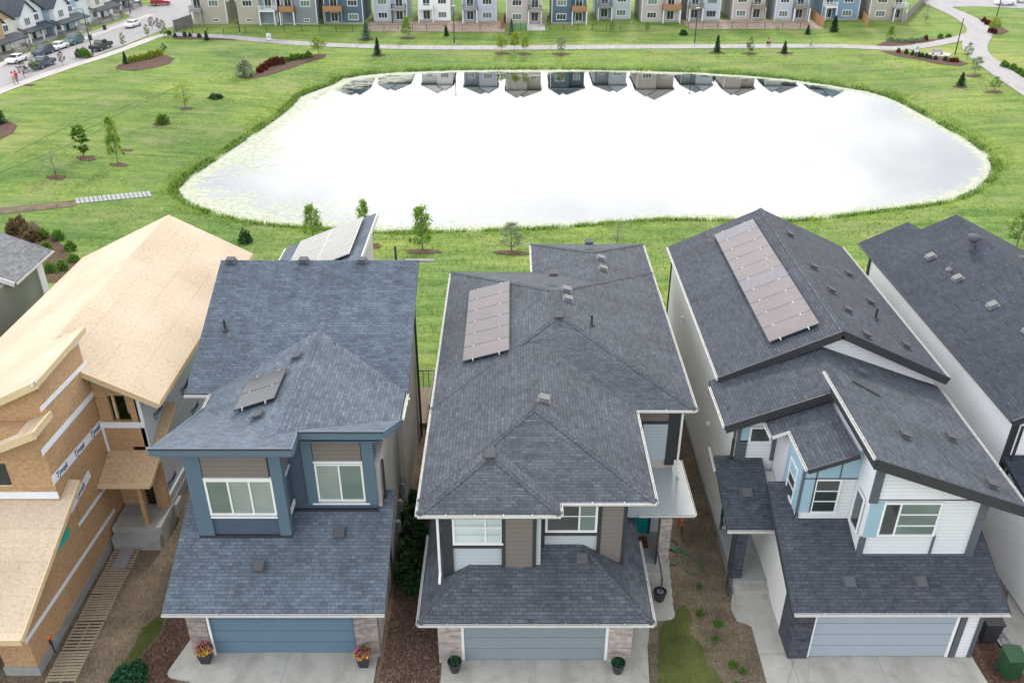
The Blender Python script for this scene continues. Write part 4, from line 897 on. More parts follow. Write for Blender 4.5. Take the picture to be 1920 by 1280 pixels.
# ================================================================ HOUSE UNDER CONSTRUCTION
def house_osb():
    H = thing('unfinished_house', 'unfinished house clad in bare wood sheathing with white house-wrap strips and an open garage', 'house', (-19, 20, 0), 'houses along the near street')
    XW = -16.0; xr, zrg, sl = -17.3, 8.25, .48
    part('roof', MB().slab([(-22.2,24.9,zrg-sl*4.9),(xr,24.9,zrg),(xr,41.7,zrg),(-22.2,41.7,zrg-sl*4.9)], .16).slab([(xr,28.75,zrg),(xr,24.9,zrg),(-15.95,24.9,zrg+sl*1.35),(-15.95,28.75,zrg+sl*1.35)][::-1], .16), M['osbr'], H)
    zR = lambda x: zrg-.54*(x-xr)
    part('roof', MB().slab([(xr,27.8,zrg),(-13.4,27.8,zR(-13.4)),(-13.4,41.7,zR(-13.4)),(xr,41.7,zrg)], .16), M['osbr'], H)
    part('fascia', MB().bar((-22.2,24.87,zrg-sl*4.9-.12),(-15.93,24.87,zrg+sl*1.37-.12),.05,.26).bar((-15.92,24.88,zrg+sl*1.36-.12),(-15.92,28.75,zrg+sl*1.36-.12),.05,.24).bar((-16.0,27.77,zR(-16)-.12),(-13.37,27.77,zR(-13.37)-.12),.05,.24).bar((-13.38,27.8,zR(-13.37)-.1),(-13.38,41.7,zR(-13.37)-.1),.04,.2), M['lumber'], H)
    part('wall', MB().prism([(-21.8,25.1),(XW,25.1),(XW,28.2),(-21.8,28.2)], 2.2, lambda x, y: zrg+sl*(x-xr)-.16), M['osbw'], H)
    part('wall', MB().prism([(-21.8,20.4),(-21.6,20.4),(-21.6,25.08),(-21.8,25.08)], .3, 3.8).prism([(XW-.15,20.4),(XW,20.4),(XW,25.08),(XW-.15,25.08)], .42, lambda x, y: 2.45+.37*(y-19.7)).prism([(-17.1,20.4),(XW-.152,20.4),(XW-.152,20.6),(-17.1,20.6)], .42, 2.5), M['osbw'], H)
    part('wall', MB().prism([(-21.7,24.3),(XW+.003,24.3),(XW+.003,25.09),(-21.7,25.09)], 3.7, 7.2), M['osbw'], H)
    part('wall', MB().prism([(XW-.2,25.1),(XW-.003,25.1),(XW-.003,28.2),(XW-.2,28.2)], .42, 3.5), M['osbw'], H)
    # right-hand volume: front wall with window opening
    part('wall', MB().box(-15.98,-15.5,28.2,28.35,3.8,7.05).box(-15.5,-14.75,28.2,28.35,3.8,5.0).box(-15.5,-14.75,28.2,28.35,6.2,6.65).box(-14.75,-14.35,28.2,28.35,3.8,6.42).box(-15.98,-15.0,28.2,28.35,.9,3.8), M['osbw'], H)
    part('stud', MB().box(-15.45,-15.36,28.4,28.5,4.9,6.3).box(-15.2,-15.1,28.9,29.0,4.9,6.3).box(-14.9,-14.82,29.4,29.5,4.9,6.3), M['lumber'], H)
    part('opening', MB().box(-15.5,-14.75,29.8,29.85,4.9,6.4).box(-15.0,-14.4,28.9,28.95,.9,3.1), M['black'], H)  # black sheets stand in for the unlit rooms behind the openings
    part('wall', MB().prism([(-14.5,28.2),(-14.3,28.2),(-14.3,41.4),(-14.5,41.4)], -2.6, 6.5).box(-14.98,-14.31,41.2,41.4,-2.6,6.5), M['wrapside'], H)
    part('wall', MB().prism([(-21.8,28.22),(-21.6,28.22),(-21.6,41.4),(-21.8,41.4)], -2.6, 5.8).box(-21.6,-14.52,41.2,41.38,-2.6,5.8), M['osbw'], H)
    part('foundation', MB().box(-17.15,XW+.04,20.36,20.62,-.3,.42).box(XW-.2,XW+.04,20.62,28.2,-.3,.42).box(-21.85,-21.6,20.36,28,-.3,.42).box(-14.52,-14.26,28.2,41.42,-3,.42), M['found'], H)
    # stacked small roofs on the left front
    part('roof', MB().slab([(-21.9,23.9,5.0),(-15.9,23.9,7.55),(-15.9,25.2,7.55),(-21.9,25.2,5.0)], .14), M['osbr'], H)
    part('fascia', MB().bar((-21.9,23.87,4.9),(-15.88,23.87,7.45),.05,.28).bar((-15.88,23.88,7.45),(-15.88,25.15,7.45),.05,.28), M['lumber'], H)
    part('window_opening', MB().box(-18.15,-17.5,24.27,24.31,5.05,5.95), M['black'], H)  # black sheet paints the dark interior into the window hole
    part('window_frame', MB().box(-18.22,-18.15,24.26,24.31,5.0,6.0).box(-18.22,-17.43,24.255,24.31,5.0,5.05), M['lumber'], H)
    # garage roof
    zg = lambda y: 2.6+.37*(y-19.6)
    part('roof', MB().slab([(-22,19.6,2.6),(-15.6,19.6,2.6),(-15.6,25.1,zg(25.1)),(-15.98,25.1,zg(25.1)),(-15.99,24.3,zg(24.3)),(-22,24.3,zg(24.3))], .1), M['osbr'], H)
    part('fascia', MB().bar((-22,19.57,2.5),(-15.58,19.57,2.5),.05,.24).bar((-15.58,19.6,2.5),(-15.58,25.1,2.5+.37*5.5),.05,.2), M['lumber'], H)
    part('garage_floor', MB().box(-21.6,-16.2,20.4,25,-.02,.06), M['dirt'], H)
    part('garage_back', MB().box(-21.55,-16.2,24.8,24.9,0,3.6), M['osbw'], H)
    # porch
    zs = lambda y: 3.05+.42*(y-26.8)
    part('porch_roof', MB().slab([(-15.98,26.8,3.05),(-14.0,26.8,3.05),(-13.85,30.3,zs(30.3)),(-14.28,30.3,zs(30.3)),(-14.29,28.2,zs(28.2)),(-15.98,28.2,zs(28.2))], .12), M['osbd'], H)
    part('fascia', MB().bar((-16,26.77,2.96),(-13.98,26.77,2.96),.05,.2).bar((-13.97,26.8,2.95),(-13.83,30.3,2.95+.42*3.5),.04,.18), M['lumber'], H)
    part('porch_post', MB().box(-14.62,-14.44,26.9,27.08,.9,2.95), M['osbw'], H)
    part('porch_post', MB().box(-14.5,-14.0,28.0,28.19,.9,3.1), M['osbw'], H)
    part('porch_floor', MB().box(-15.9,-13.95,26.75,28.2,.0,.9).box(-13.95,-13.8,28.2,28.8,.3,.85), M['conc2'], H)
    part('steps', MB().box(-15.85,-13.98,26.42,26.74,0,.62), M['conc2'], H)
    # house wrap strips on the side wall, at their measured heights
    X_ = XW+.012
    def band(a, b, w_, txt=0):
        p, q_ = U(*a, X=X_), U(*b, X=X_)
        if p.y > q_.y: p, q_ = q_, p
        d = (q_-p).normalized(); nn = Vector((1,0,0))
        o = part('house_wrap_strip', MB().bar(p, q_, .012, w_), M['wrap'], H)
        if txt:
            n_ = max(1, int((q_-p).length/txt))
            for i in range(n_):
                c = p+(q_-p)*((i+.5)/n_); lettering(o, 'Tyvek', c+Vector((.012,0,0)), d, Vector((1,0,0)).cross(d), w_*.95)
    band((58,722),(150,636), .16); band((76,768),(163,678), .18); band((79,849),(180,731), .24); band((99,901),(193,790), .36, 1.15)
    band((132,956),(168,886), .34, 1.0); band((148,984),(197,914), .15); band((48,1203),(215,955), .17)
    part('house_wrap_strip', MB().box(-21.5,XW+.012,24.285,24.3,4.42,4.72), M['wrap'], H)
    part('house_wrap_strip', MB().box(-15.99,-14.3,28.17,28.2,4.72,4.98), M['wrap'], H)
    part('house_wrap_strip', MB().bar((-15.975,28.19,3.1),(-15.975,28.19,4.8),.1,.1,(0,1,0)).box(-14.42,-14.28,28.18,28.2,4.9,6.5), M['wrap'], H)
    t_ = MB(); a_, b_, c_ = (U(x, y, X=X_+.004) for x, y in ((97,1050),(128,985),(131,1002))); t_.poly([a_, c_, b_]).poly([a_+Vector((.01,0,0)), b_+Vector((.01,0,0)), c_+Vector((.01,0,0))]); part('teal_membrane', t_, M['teal'], H)
    part('teal_membrane', MB().box(-15.9,-15.3,28.16,28.19,6.75,6.98), M['teal'], H)
    # printed wrap on the right side wall
    for i, (y, z) in enumerate(((29.5,4.6),(31.3,5.3),(32.4,3.9),(34.2,4.9),(30.6,2.2),(33.0,2.4),(36.0,4.4),(29.3,1.3),(35.4,3.1),(37.8,5.1))):
        lettering(H, 'Tyvek', Vector((-14.285,y,z)), Vector((0,1,0)), Vector((0,0,1)), .42)
    part('wrap_fold', MB().bar((-14.27,28.6,.9),(-14.27,38,.7),.06,.12).bar((-14.28,29,5.6),(-14.28,41,5.7),.03,.09).bar((-14.28,28.4,3.3),(-14.28,40.5,3.6),.03,.07), M['wrap'], H)
    return H
_let = {}
def lettering(parent, txt, c, right, upv, h):
    if txt not in _let:
        cu = bpy.data.curves.new('lettering', 'FONT'); cu.body = txt; cu.align_x = 'CENTER'; cu.align_y = 'CENTER'; cu.extrude = .004; cu.offset = .012
        t = bpy.data.objects.new('lettering_source', cu); COL.objects.link(t); bpy.context.view_layer.update()
        me = bpy.data.meshes.new_from_object(t.evaluated_get(bpy.context.evaluated_depsgraph_get())); bpy.data.objects.remove(t)
        _let[txt] = ([tuple(v.co) for v in me.vertices], [tuple(p.vertices) for p in me.polygons])
    vs, fs = _let[txt]; nn = right.cross(upv); sh_ = .18
    mb = MB(); mb.v = [tuple(c+right*(x+y*sh_)*h+upv*y*h+nn*z) for x, y, z in vs]; mb.f = list(fs)
    return part('lettering', mb, M['ink'], parent)
house_middle(); house_blue(); house_white(); house_right().location.x += .35; house_left(); house_osb()
# ================================================================ plants
RNG = np.random.default_rng(7)
def leaves(centres, size, flat=.5, elong=1.0, rng=RNG):
    """one small leaf face at each centre, turned at random"""
    n = len(centres); a = rng.normal(size=(n,3)); a /= np.linalg.norm(a, axis=1)[:,None]
    b = rng.normal(size=(n,3)); b[:,2] *= flat; b -= a*(a*b).sum(1)[:,None]; b /= np.linalg.norm(b, axis=1)[:,None]+1e-9
    s = size*rng.uniform(.6, 1.35, n)[:,None]; P = np.asarray(centres)
    V = np.stack([P-a*s*elong, P+b*s*.55, P+a*s*elong, P-b*s*.55], 1).reshape(-1, 3)
    return V, np.arange(4*n).reshape(n, 4)
def crown_pts(n, h0, h1, rad, shape, rng, clumps=26, gap=.35):
    """leaf positions in clumps around branch ends, inside a profile shape(t) from 0 to 1"""
    cc = []
    while len(cc) < clumps:
        t = rng.uniform(0, 1); r = rad*shape(t)*math.sqrt(rng.uniform(.15, 1)); p = rng.uniform(0, 2*math.pi)
        cc.append((r*math.cos(p), r*math.sin(p), h0+(h1-h0)*t, rad*rng.uniform(.18, .34)))
    cc = np.array(cc); k = rng.integers(0, len(cc), n); d = rng.normal(size=(n,3))*.5
    return cc[k,:3]+d*cc[k,3:4]*np.array([1,1,1.0]), cc
def make_tree(kind, h=5.0, w=2.4, n=1500, leaf='mid', seed=1, bare=.28, size=.10, shape=None, clumps=44, label='tree', name='young_tree', cat='tree'):
    rng = np.random.default_rng(seed); rr = random.Random(seed)
    T = thing(name, label, cat, (0,0,0))
    sh = shape or (lambda t: (math.sin(math.pi*min(1, .12+.85*t)**.8))**.7)
    if kind == 'spruce':
        tr = MB().tube([(0,0,-.1),(0,0,h*.5),(0,0,h*.96)], [h*.022, h*.014, .01], 6); part('trunk', tr, M['bark'], T)
        pts = []; L_ = 11
        for i in range(L_):
            z = h*(.08+.86*i/(L_-1)); r = w/2*(1-i/(L_-.3))**.9+.04; m = max(5, int(11*(1-i/L_))+4)
            for j in range(m):
                a = 2*math.pi*(j+rr.random())/m; k = max(6, int(n/(L_*m))); q = rng.uniform(.1, 1, k)*r*rr.uniform(.7, 1.1)
                pts.append(np.stack([q*math.cos(a)+rng.normal(size=k)*.03*w, q*math.sin(a)+rng.normal(size=k)*.03*w, z-q*.32+rng.normal(size=k)*.03*h], 1))
        V, F_ = leaves(np.concatenate(pts), size, .4, 1.2, rng)
    else:
        P, cc = crown_pts(n, h*bare, h*.97, w/2, sh, rng, clumps)
        tr = MB().tube([(0,0,-.1),(.02*h*rr.uniform(-1,1),0,h*bare),(.02*h*rr.uniform(-1,1),.01*h,h*.6),(0,0,h*.9)], [h*.014+.02, h*.011+.012, h*.007, .008], 7)
        for c in cc[::2]:
            z0 = max(h*bare*.7, c[2]-.25*w); tr.tube([(0,0,z0),(c[0]*.5,c[1]*.5,(z0+c[2])/2+.05),(c[0],c[1],c[2])], [.02+.003*h, .014, .006], 4)
        part('trunk', tr, M['bark'], T)
        V, F_ = leaves(P, size, .6, 1.0, rng)
    o = meshobj('crown', V, F_, M['l_'+leaf], T, uv=False); return T
def make_shrub(h=1.0, w=1.4, n=500, leaf='mid', seed=3, size=.09, name='shrub', label='shrub', grass_like=False):
    rng = np.random.default_rng(seed); T = thing(name, label, 'shrub', (0,0,0))
    sm = MB()
    for i in range(9):
        a = i*2.4; sm.tube([(0,0,-.03),(math.cos(a)*w*.15,math.sin(a)*w*.15,h*.4),(math.cos(a)*w*.32,math.sin(a)*w*.32,h*.75)], [.02,.014,.006], 4)
    part('stems', sm, M['bark'], T)
    u = rng.normal(size=(n,3)); u /= np.linalg.norm(u, axis=1)[:,None]; u[:,2] = np.abs(u[:,2]); r = rng.uniform(.45, 1.02, n)[:,None]**.6
    lump = 1+.18*np.sin(u[:,0:1]*5+seed)*np.cos(u[:,1:2]*4+seed)
    P = u*r*lump*np.array([w/2, w/2, h*.95]); P[:,2] += .05
    V, F_ = leaves(P, size, .7, 1.0, rng); meshobj('foliage', V, F_, M['l_'+leaf], T, uv=False); return T
_protos = {}
TSPEC = {  # kind: (h, w, n, leaf, bare, size, shape)
 'column': dict(h=5, w=1.6, n=2600, leaf='mid', bare=.2, size=.10, shape=lambda t: .5+.5*math.sin(math.pi*t**.8)),
 'light': dict(h=5, w=2.6, n=3200, leaf='lime', bare=.2, size=.10, shape=lambda t: max(.1, 1-t*.9)**.6),
 'airy': dict(h=5, w=3.2, n=1100, leaf='silver', bare=.2, size=.09, shape=lambda t: .35+.65*math.sin(math.pi*t)),
 'silver': dict(h=5, w=2.6, n=2600, leaf='silver', bare=.25, size=.09),
 'round': dict(h=5, w=4.2, n=1300, leaf='yel', bare=.38, size=.17, shape=lambda t: .5+.5*math.sin(math.pi*t**.8)),
 'willow': dict(h=5, w=3.0, n=600, leaf='yel', bare=.25, size=.11, shape=lambda t: .5+.5*math.sin(math.pi*t)),
 'purple': dict(h=5, w=2.4, n=700, leaf='purple', bare=.3, size=.13),
 'mid': dict(h=5, w=2.6, n=900, leaf='mid', bare=.25, size=.12),
 'dark': dict(h=5, w=2.4, n=900, leaf='dark', bare=.15, size=.12),
 'spruce': dict(h=5, w=2.6, n=2400, leaf='spruce', size=.13), 'bluesp': dict(h=5, w=3.2, n=2400, leaf='bluesp', size=.13)}
def tree(kind, bx, by, ty, wpx, label, group=None, name=None):
    p = GR(bx, by); top = U(bx, ty, Y=p.y); h = max(.8, top.z-p.z); w = wpx/F*(p.y/(CP-(by-640)/F*SP))
    sp = TSPEC[kind]; nm = name or ('spruce_tree' if 'sp' in kind and kind != 'spec' and kind in ('spruce','bluesp') else 'young_tree')
    if (kind, nm) not in _protos:
        T = make_tree('spruce' if kind in ('spruce','bluesp') else 'leafy', seed=len(_protos)+11, name=nm, label=label, **sp); _protos[(kind, nm)] = T
    else: T = dup(_protos[(kind, nm)], (0,0,0))
    T.location = p; T.rotation_euler = (0,0,random.uniform(0,6)); s = h/5; sw = w/sp['w']
    T.scale = (sw, sw, s); T['label'] = label; T['category'] = 'tree'; T['group'] = group or ('spruces in the park' if kind in ('spruce','bluesp') else 'young trees in the park')
    if nm != 'shrub' and h > 1.3:
        pass
    return T
def shrub(leaf, bx, by, hpx, wpx, label, group, at=None):
    p = GR(bx, by) if at is None else Vector(at); k = F/(p.y/(CP-(by-640)/F*SP)) if at is None else 1
    h, w = (hpx/k, wpx/k) if at is None else (hpx, wpx)
    if ('s', leaf) not in _protos: _protos[('s', leaf)] = T = make_shrub(1, 1.4, 420, leaf, len(_protos)+5, .13, label=label)
    else: T = dup(_protos[('s', leaf)], (0,0,0))
    T.location = p; T.scale = (w/1.4, w/1.4, h); T.rotation_euler = (0,0,random.uniform(0,6)); T['label'] = label; T['category'] = 'shrub'; T['group'] = group; return T
random.seed(5)
NTH = ['nearest', 'second', 'third', 'fourth', 'fifth', 'sixth', 'seventh', 'farthest']
gp = lambda L_: [tuple(GR(x, y)[:2]) for x, y in L_]
# mulch beds and paths in the park
struct('park_path', up(ribbon(gp([(322,64),(370,67),(430,70),(500,77),(600,84),(750,89),(900,90),(1100,89),(1300,88),(1450,87),(1560,87),(1640,90),(1687,91),(1734,86),(1781,77),(1812,69),(1834,61)]), 3.3, .06)), M['path'])
struct('park_path', up(ribbon(gp([(1960,190),(1920,164),(1874,133),(1838,106),(1827,87),(1836,64),(1832,50),(1804,31),(1773,17),(1749,5),(1740,-8)]), [4.2,4.2,4.2,4.2,4.6,5,4.8,4.6,4.4,4.8,5], .07)), M['path'])
struct('sidewalk', up(ribbon(gp([(-40,190),(0,172),(60,150),(130,126),(200,104),(260,82),(292,70),(322,64)]), 2.2, .06)), M['walk'])
struct('road', up(ribbon(gp([(-90,172),(0,142),(60,122),(120,101),(180,80),(240,58),(290,40),(335,22),(365,8),(400,-12)]), [13.5,13.5,13.5,14,14,14,15,16,15,15], .05)), M['asph'])
struct('road', up(ribbon(gp([(310,30),(275,21),(235,17),(200,16)]), [14,11,9,9], .055)), M['asph'])
struct('road', up(ribbon(gp([(1735,4),(1800,3),(1860,5),(1960,10)]), 17, .055)), M['asph'])
struct('sidewalk', up(ribbon(gp([(-40,143),(0,123),(60,101),(150,76),(210,55),(250,40),(285,28)]), 2.0, .09)), M['walk'])
def bed(name, px, m='mulch', dz=.05): return struct(name, up(drape(gp(px), 1.2, dz)), M[m])
bed('mulch_bed', [(216,130),(222,122),(250,116),(285,108),(310,104),(328,110),(318,120),(290,128),(250,134)])
bed('mulch_bed', [(447,147),(475,140),(510,122),(560,110),(612,102),(610,108),(570,120),(530,134),(500,143),(470,149)])
bed('mulch_bed', [(322,70),(340,67),(400,70),(455,74),(440,76),(380,75),(330,74)])
bed('mulch_bed', [(1643,86),(1660,78),(1700,74),(1760,74),(1795,70),(1790,75),(1740,82),(1690,88)])
bed('mulch_bed', [(1650,96),(1690,97),(1740,103),(1790,110),(1816,120),(1800,125),(1760,121),(1720,112),(1680,106)])
bed('mulch_bed', [(1824,36),(1840,36),(1866,42),(1892,60),(1875,66),(1855,62),(1845,50)])
bed('mulch_bed', [(1862,121),(1885,122),(1925,145),(1925,162),(1900,150),(1880,136)])
bed('mulch_bed', [(-20,228),(15,227),(33,236),(25,250),(0,262),(-20,262)])
bed('mulch_bed', [(20,440),(60,415),(95,440),(130,470),(150,500),(120,530),(70,530),(80,490)], 'mulchd')
bed('patio', [(1738,101),(1755,98),(1785,101),(1778,107),(1745,106)], 'walk', .08)
for x, y, r in ((105,333,1.0),(160,297,1.2),(222,309,1.0),(305,233,1.0),(349,204,.9),(237,282,.7),(792,473,1.5),(959,475,1.5),(690,462,1.3),(708,104,1.2),(598,104,1.0),(942,101,1.3),(982,102,1.3),(1052,102,1.4),(687,75,1.5),(763,72,1.3),(1344,99,1.3),(1405,101,1.3),(1470,100,1.3),(55,160,.8),(1864,173,1.2),(1800,163,1.0),(1826,143,1.0)):
    p = GR(x, y); struct('mulch_ring', up(drape(blob(p.x, p.y, r*1.15, r*.8, 20, j=.3, seed=int(x)), .6, .05)), M['mulch'])
struct('dirt_track', up(ribbon(gp([(-30,398),(40,392),(100,386),(142,381)]), 2.2, .04)), M['dirt'])
p0, p1 = GR(142,378), GR(284,364)
matm = thing('stone_mat', 'pale ribbed mat of concrete slabs laid in the grass beside the pond', 'stone mat', p0)
for i in range(17):
    a = p0+(p1-p0)*(i/17); b = p0+(p1-p0)*((i+.82)/17); d = (b-a).normalized()
    z = tz(a.x, a.y)+.04; part('slab', MB().bar((a.x,a.y,z), (b.x,b.y,tz(b.x,b.y)+.04), 2.0, .12), M['conc2'], matm)
M['track'] = plain('pressed_grass', (.125,.20,.058), .95, .1, .3, 3)
for ln in ([(30,285),(110,245),(190,215),(330,165)], [(150,248),(240,205),(340,160)], [(60,300),(150,262),(215,228)], [(0,322),(60,300)]): struct('tyre_track', up(ribbon(gp(ln), .35, .035)), M['track'])
# trees and shrubs: base x, base y, top y, width
for k, x, y, t, w_, lb in [
 ('airy',105,331,283,46,'thin pale sapling standing lowest on the left lawn'),
 ('column',158,296,232,28,'dark green column-shaped young tree on the left lawn'),
 ('light',222,308,217,32,'tallest young tree on the left lawn, yellow-green with a white trunk'),
 ('willow',348,202,152,38,'feathery yellow-green young tree on the upper left lawn'),
 ('spruce',0,232,188,30,'dark spruce in a mulch bed at the left edge of the lawn'),
 ('round',598,103,70,28,'round yellow-green tree at the tip of the red-leaved bed'),
 ('light',588,445,383,40,'bright leafy tree behind the solar-panelled rear roof, left of the two there'),
 ('light',686,462,374,32,'slim bright tree just behind the top edge of the solar-panelled rear roof'),
 ('light',793,470,386,50,'full bright green tree on the near shore in a mulch ring'),
 ('silver',959,472,415,46,'sparse grey-green tree on the near shore behind the middle house'),
 ('airy',1157,458,414,36,'thin silvery tree showing over the rear ridge of the middle house'),
 ('mid',1905,466,398,44,'small green tree on the bank behind the far right house'),
 ('mid',232,88,62,13,'upright green street tree beside the pavement, above the parked pickup'),
 ('purple',118,124,96,13,'purple-leaved street tree beside the road near the lamp post'),
 ('purple',46,146,116,22,'purple-leaved street tree nearest the two walkers'),
 ('mid',64,134,112,18,'green street tree next to the dark pickup'),
 ('mid',277,70,46,12,'green street tree at the bend of the road'),
 ('purple',286,56,32,12,'left one of the two purple trees at the bend of the road'),
 ('purple',298,58,34,11,'right one of the two purple trees at the bend of the road'),
 ('mid',309,72,38,16,'tallest green tree by the end of the grey board fence'),
 ('spruce',236,120,97,14,'dark spruce at the left end of the yellow shrub bed'),
 ('dark',308,98,80,13,'dark leafy tree behind the yellow shrub bed'),
 ('spruce',388,76,57,13,'small green conifer in the narrow bed beside the path, below the beige house'),
 ('bluesp',687,74,41,26,'blue spruce in front of the first pale grey house'),
 ('light',763,73,30,22,'pale lime tree in front of the gap beside the white house'),
 ('spruce',708,103,71,18,'dark spruce beside the path above the left end of the pond'),
 ('spruce',837,68,48,14,'small dark spruce just left of the lamp post near the white house'),
 ('round',941,100,68,20,'yellow-green tree, left of the cluster of three below the path'),
 ('round',965,97,60,22,'yellow-green tree, tallest and middle of the cluster of three by the path'),
 ('round',984,101,66,17,'yellow-green tree, right of the cluster of three below the path'),
 ('bluesp',959,66,36,18,'dark blue spruce beside the green fence screen'),
 ('silver',1052,102,66,22,'pale silvery tree alone below the path, in a mulch ring'),
 ('mid',1147,62,40,11,'small green tree in front of the weedy slope under the grey house'),
 ('mid',1213,60,42,12,'small leafy tree in front of the house with the white porch posts'),
 ('spruce',1344,98,66,17,'open green conifer beside the path, right of the second lamp post'),
 ('dark',1405,99,69,16,'dark dense tree beside the path, next to the crouching person'),
 ('spruce',1470,100,77,15,'short dark spruce below the path above the right part of the pond'),
 ('airy',1457,62,34,10,'very thin sapling in front of the pale blue far house'),
 ('spruce',1514,65,47,13,'small dark spruce left of the first orange fence'),
 ('spruce',1563,60,30,22,'broad dark spruce in front of the mid-blue far house'),
 ('airy',1520,87,74,12,'tiny sapling standing at the path edge'),
 ('light',1668,72,48,18,'pale yellowish sapling above the long shrub bed'),
 ('airy',1735,42,8,22,'airy tree on the slope beside the long grey fence'),
 ('spruce',1801,161,136,20,'dark spruce on the grass above the right end of the pond'),
 ('mid',1864,170,144,21,'wide small tree near the winding path at the right'),
 ('mid',1813,112,80,17,'green tree between the winding path and the bench'),
 ('silver',1827,138,104,26,'grey-green bushy tree at the inner bend of the winding path'),
 ('round',1862,63,34,26,'yellow-green tree in the upper bed beside the winding path')]:
    tree(k, x, y, t, w_, lb)
SG = 'shrubs in the park beds'
for lf, x, y, h, w_, lb in [('silver',460,143,34,32,'large grey-green shrub at the left tip of the red-leaved bed'),('mid',305,231,17,26,'small round green shrub in a mulch ring on the left lawn'),('dark',405,184,8,28,'low dark shrub flat on the left lawn'),
 ('dark',461,455,26,26,'dark bushy shrub on the bank behind the unfinished house roof'),('dark',1281,66,10,16,'dark low shrub beside the second lamp post'),('mid',160,108,18,24,'green shrub on the kerb between the pickups'),('purple',148,108,16,12,'purple shrub on the kerb beside the green one')]:
    shrub(lf, x, y, h, w_, lb, SG)
def row(lf, pts, h, w_, lb, g):
    o_ = sorted(pts)
    for x, y in pts: shrub(lf, x+random.uniform(-1,1), y, h*random.uniform(.85,1.2), w_*random.uniform(.85,1.2), lb+', '+ORD[o_.index((x, y))], g)
row('yel', [(247,117),(256,115),(264,113),(272,111),(281,109),(290,106),(298,104)], 11, 14, 'yellow-green shrub in the oval bed beside the road', 'yellow shrubs in the oval bed')
row('red', [(486,136),(494,131),(502,126),(510,123),(519,121),(528,120)], 13, 14, 'dark red shrub in the curved bed on the left lawn', 'red shrubs in the curved bed')
row('mid', [(538,115),(548,113),(558,111),(568,110),(578,108)], 10, 13, 'green shrub in the curved bed on the left lawn', 'green shrubs in the curved bed')
row('dark', [(318,66),(329,70),(346,69),(357,69),(373,71)], 8, 8, 'small dark shrub in the narrow bed at the path start', 'small shrubs at the path start')
row('silver', [(1668,77),(1682,79),(1690,80),(1700,80),(1708,79),(1718,79),(1726,77)], 8, 12, 'grey-green shrub in the long bed above the path', 'shrubs above the path fork')
row('mid', [(1762,72),(1778,70)], 7, 10, 'green shrub in the narrow end of the bed above the path', 'green shrubs above the path fork')
shrub('red', 1735, 76, 10, 9, 'dark red shrub in the long bed above the path', SG); shrub('red', 1684, 99, 9, 8, 'dark red shrub at the left tip of the bench bed', SG)
row('dark', [(1698,101),(1711,104),(1720,106),(1728,107),(1736,109),(1744,110),(1754,112),(1772,114)], 8, 9, 'dark green shrub in the bed in front of the bench', 'shrubs in front of the bench')
row('red', [(1783,116),(1791,116)], 9, 12, 'rusty red shrub in the bed in front of the bench', 'rusty shrubs in front of the bench')
row('red', [(1845,42),(1852,47),(1857,62),(1864,63)], 9, 11, 'dark red shrub in the upper bed beside the winding path', 'red shrubs by the winding path')
row('mid', [(1880,125),(1887,127),(1900,131),(1910,137),(1920,143)], 11, 13, 'rounded green shrub in the bed at the right edge', 'green shrubs at the right edge')
row('dead', [(28,437),(40,430),(52,441),(64,452)], 22, 30, 'dry brown shrub on the bank behind the grey-green house', 'dry shrubs on the left bank')
row('mid', [(78,446),(88,470),(96,512),(118,508),(134,470),(110,450),(140,492)], 20, 24, 'bushy green shrub on the bank behind the grey-green house', 'green shrubs on the left bank')
row('dark', [(250,1262),(272,1258),(262,1275)], .75, .9, 'x', 'y') if False else None
for i, (x, y, s_) in enumerate(((-13.05,20.15,.75),(-12.75,20.5,.6),(-12.6,20.05,.65))): shrub('agave', 0, 0, s_*.8, s_*1.1, 'dark green bush at the bottom edge beside the mulch patch, '+('leftmost','middle one','rightmost')[i], 'bushes beside the mulch patch', at=(x,y,.02))
for i, (x, y) in enumerate(((-3.7,24.4),(-4.15,24.9),(-3.9,25.5),(-4.15,26.2),(-3.6,26.8),(-4.1,27.4),(-4.2,28.2),(-4.1,29.2))): shrub('dark', 0, 0, .7, 1.0, 'low dark shrub in the shaded gap by the blue house, '+NTH[i]+' from the street', 'shrubs in the shaded gap', at=(x,y,.03))
for i, (x, y) in enumerate(((8.05,19.4),(7.5,19.9),(7.85,20.5),(7.6,20.8),(7.2,21.9),(7.45,22.6),(6.9,23.1),(7.1,24.4))): shrub('mid', 0, 0, .12+.1*((i*37)%5)/5, .22+.2*((i*53)%7)/7, 'weed tuft on the soil left of the white house, '+NTH[i]+' from the street', 'weeds on the bare soil', at=(x,y,.03))

NTHX = 0
# reeds around the pond and tufts on the banks (uncountable)
def blades(P, h, wd, m, name, label, cat, lean=.35):
    n = len(P); a = RNG.uniform(0, 2*math.pi, n); hh = h*RNG.uniform(.5, 1.3, n); d = np.stack([np.cos(a), np.sin(a), np.zeros(n)], 1)
    ln = RNG.normal(size=(n,3))*lean; ln[:,2] = 0
    z = TZ(P[:,0], P[:,1])-.03; B = np.stack([P[:,0], P[:,1], z], 1); top = B+ln*hh[:,None]+np.array([0,0,1])*hh[:,None]
    V = np.stack([B-d*wd, B+d*wd, top], 1).reshape(-1, 3); o = meshobj(name, V, np.arange(3*n).reshape(n,3), m, uv=False); return tag(o, label, cat, None, 'stuff')
def along(n, d0, d1):
    k = RNG.integers(0, len(PW), n); t = RNG.uniform(0, 1, n)[:,None]; A = PW[k]; B = np.roll(PW, -1, 0)[k]; ab = B-A; c = PW.mean(0)
    nr = np.stack([ab[:,1], -ab[:,0]], 1); nr /= np.hypot(*nr.T)[:,None]; p = A+ab*t; s = np.sign(((p-c)*nr).sum(1))[:,None]
    return p+nr*s*(d0+(d1-d0)*RNG.uniform(0, 1, n)**1.6)[:,None]
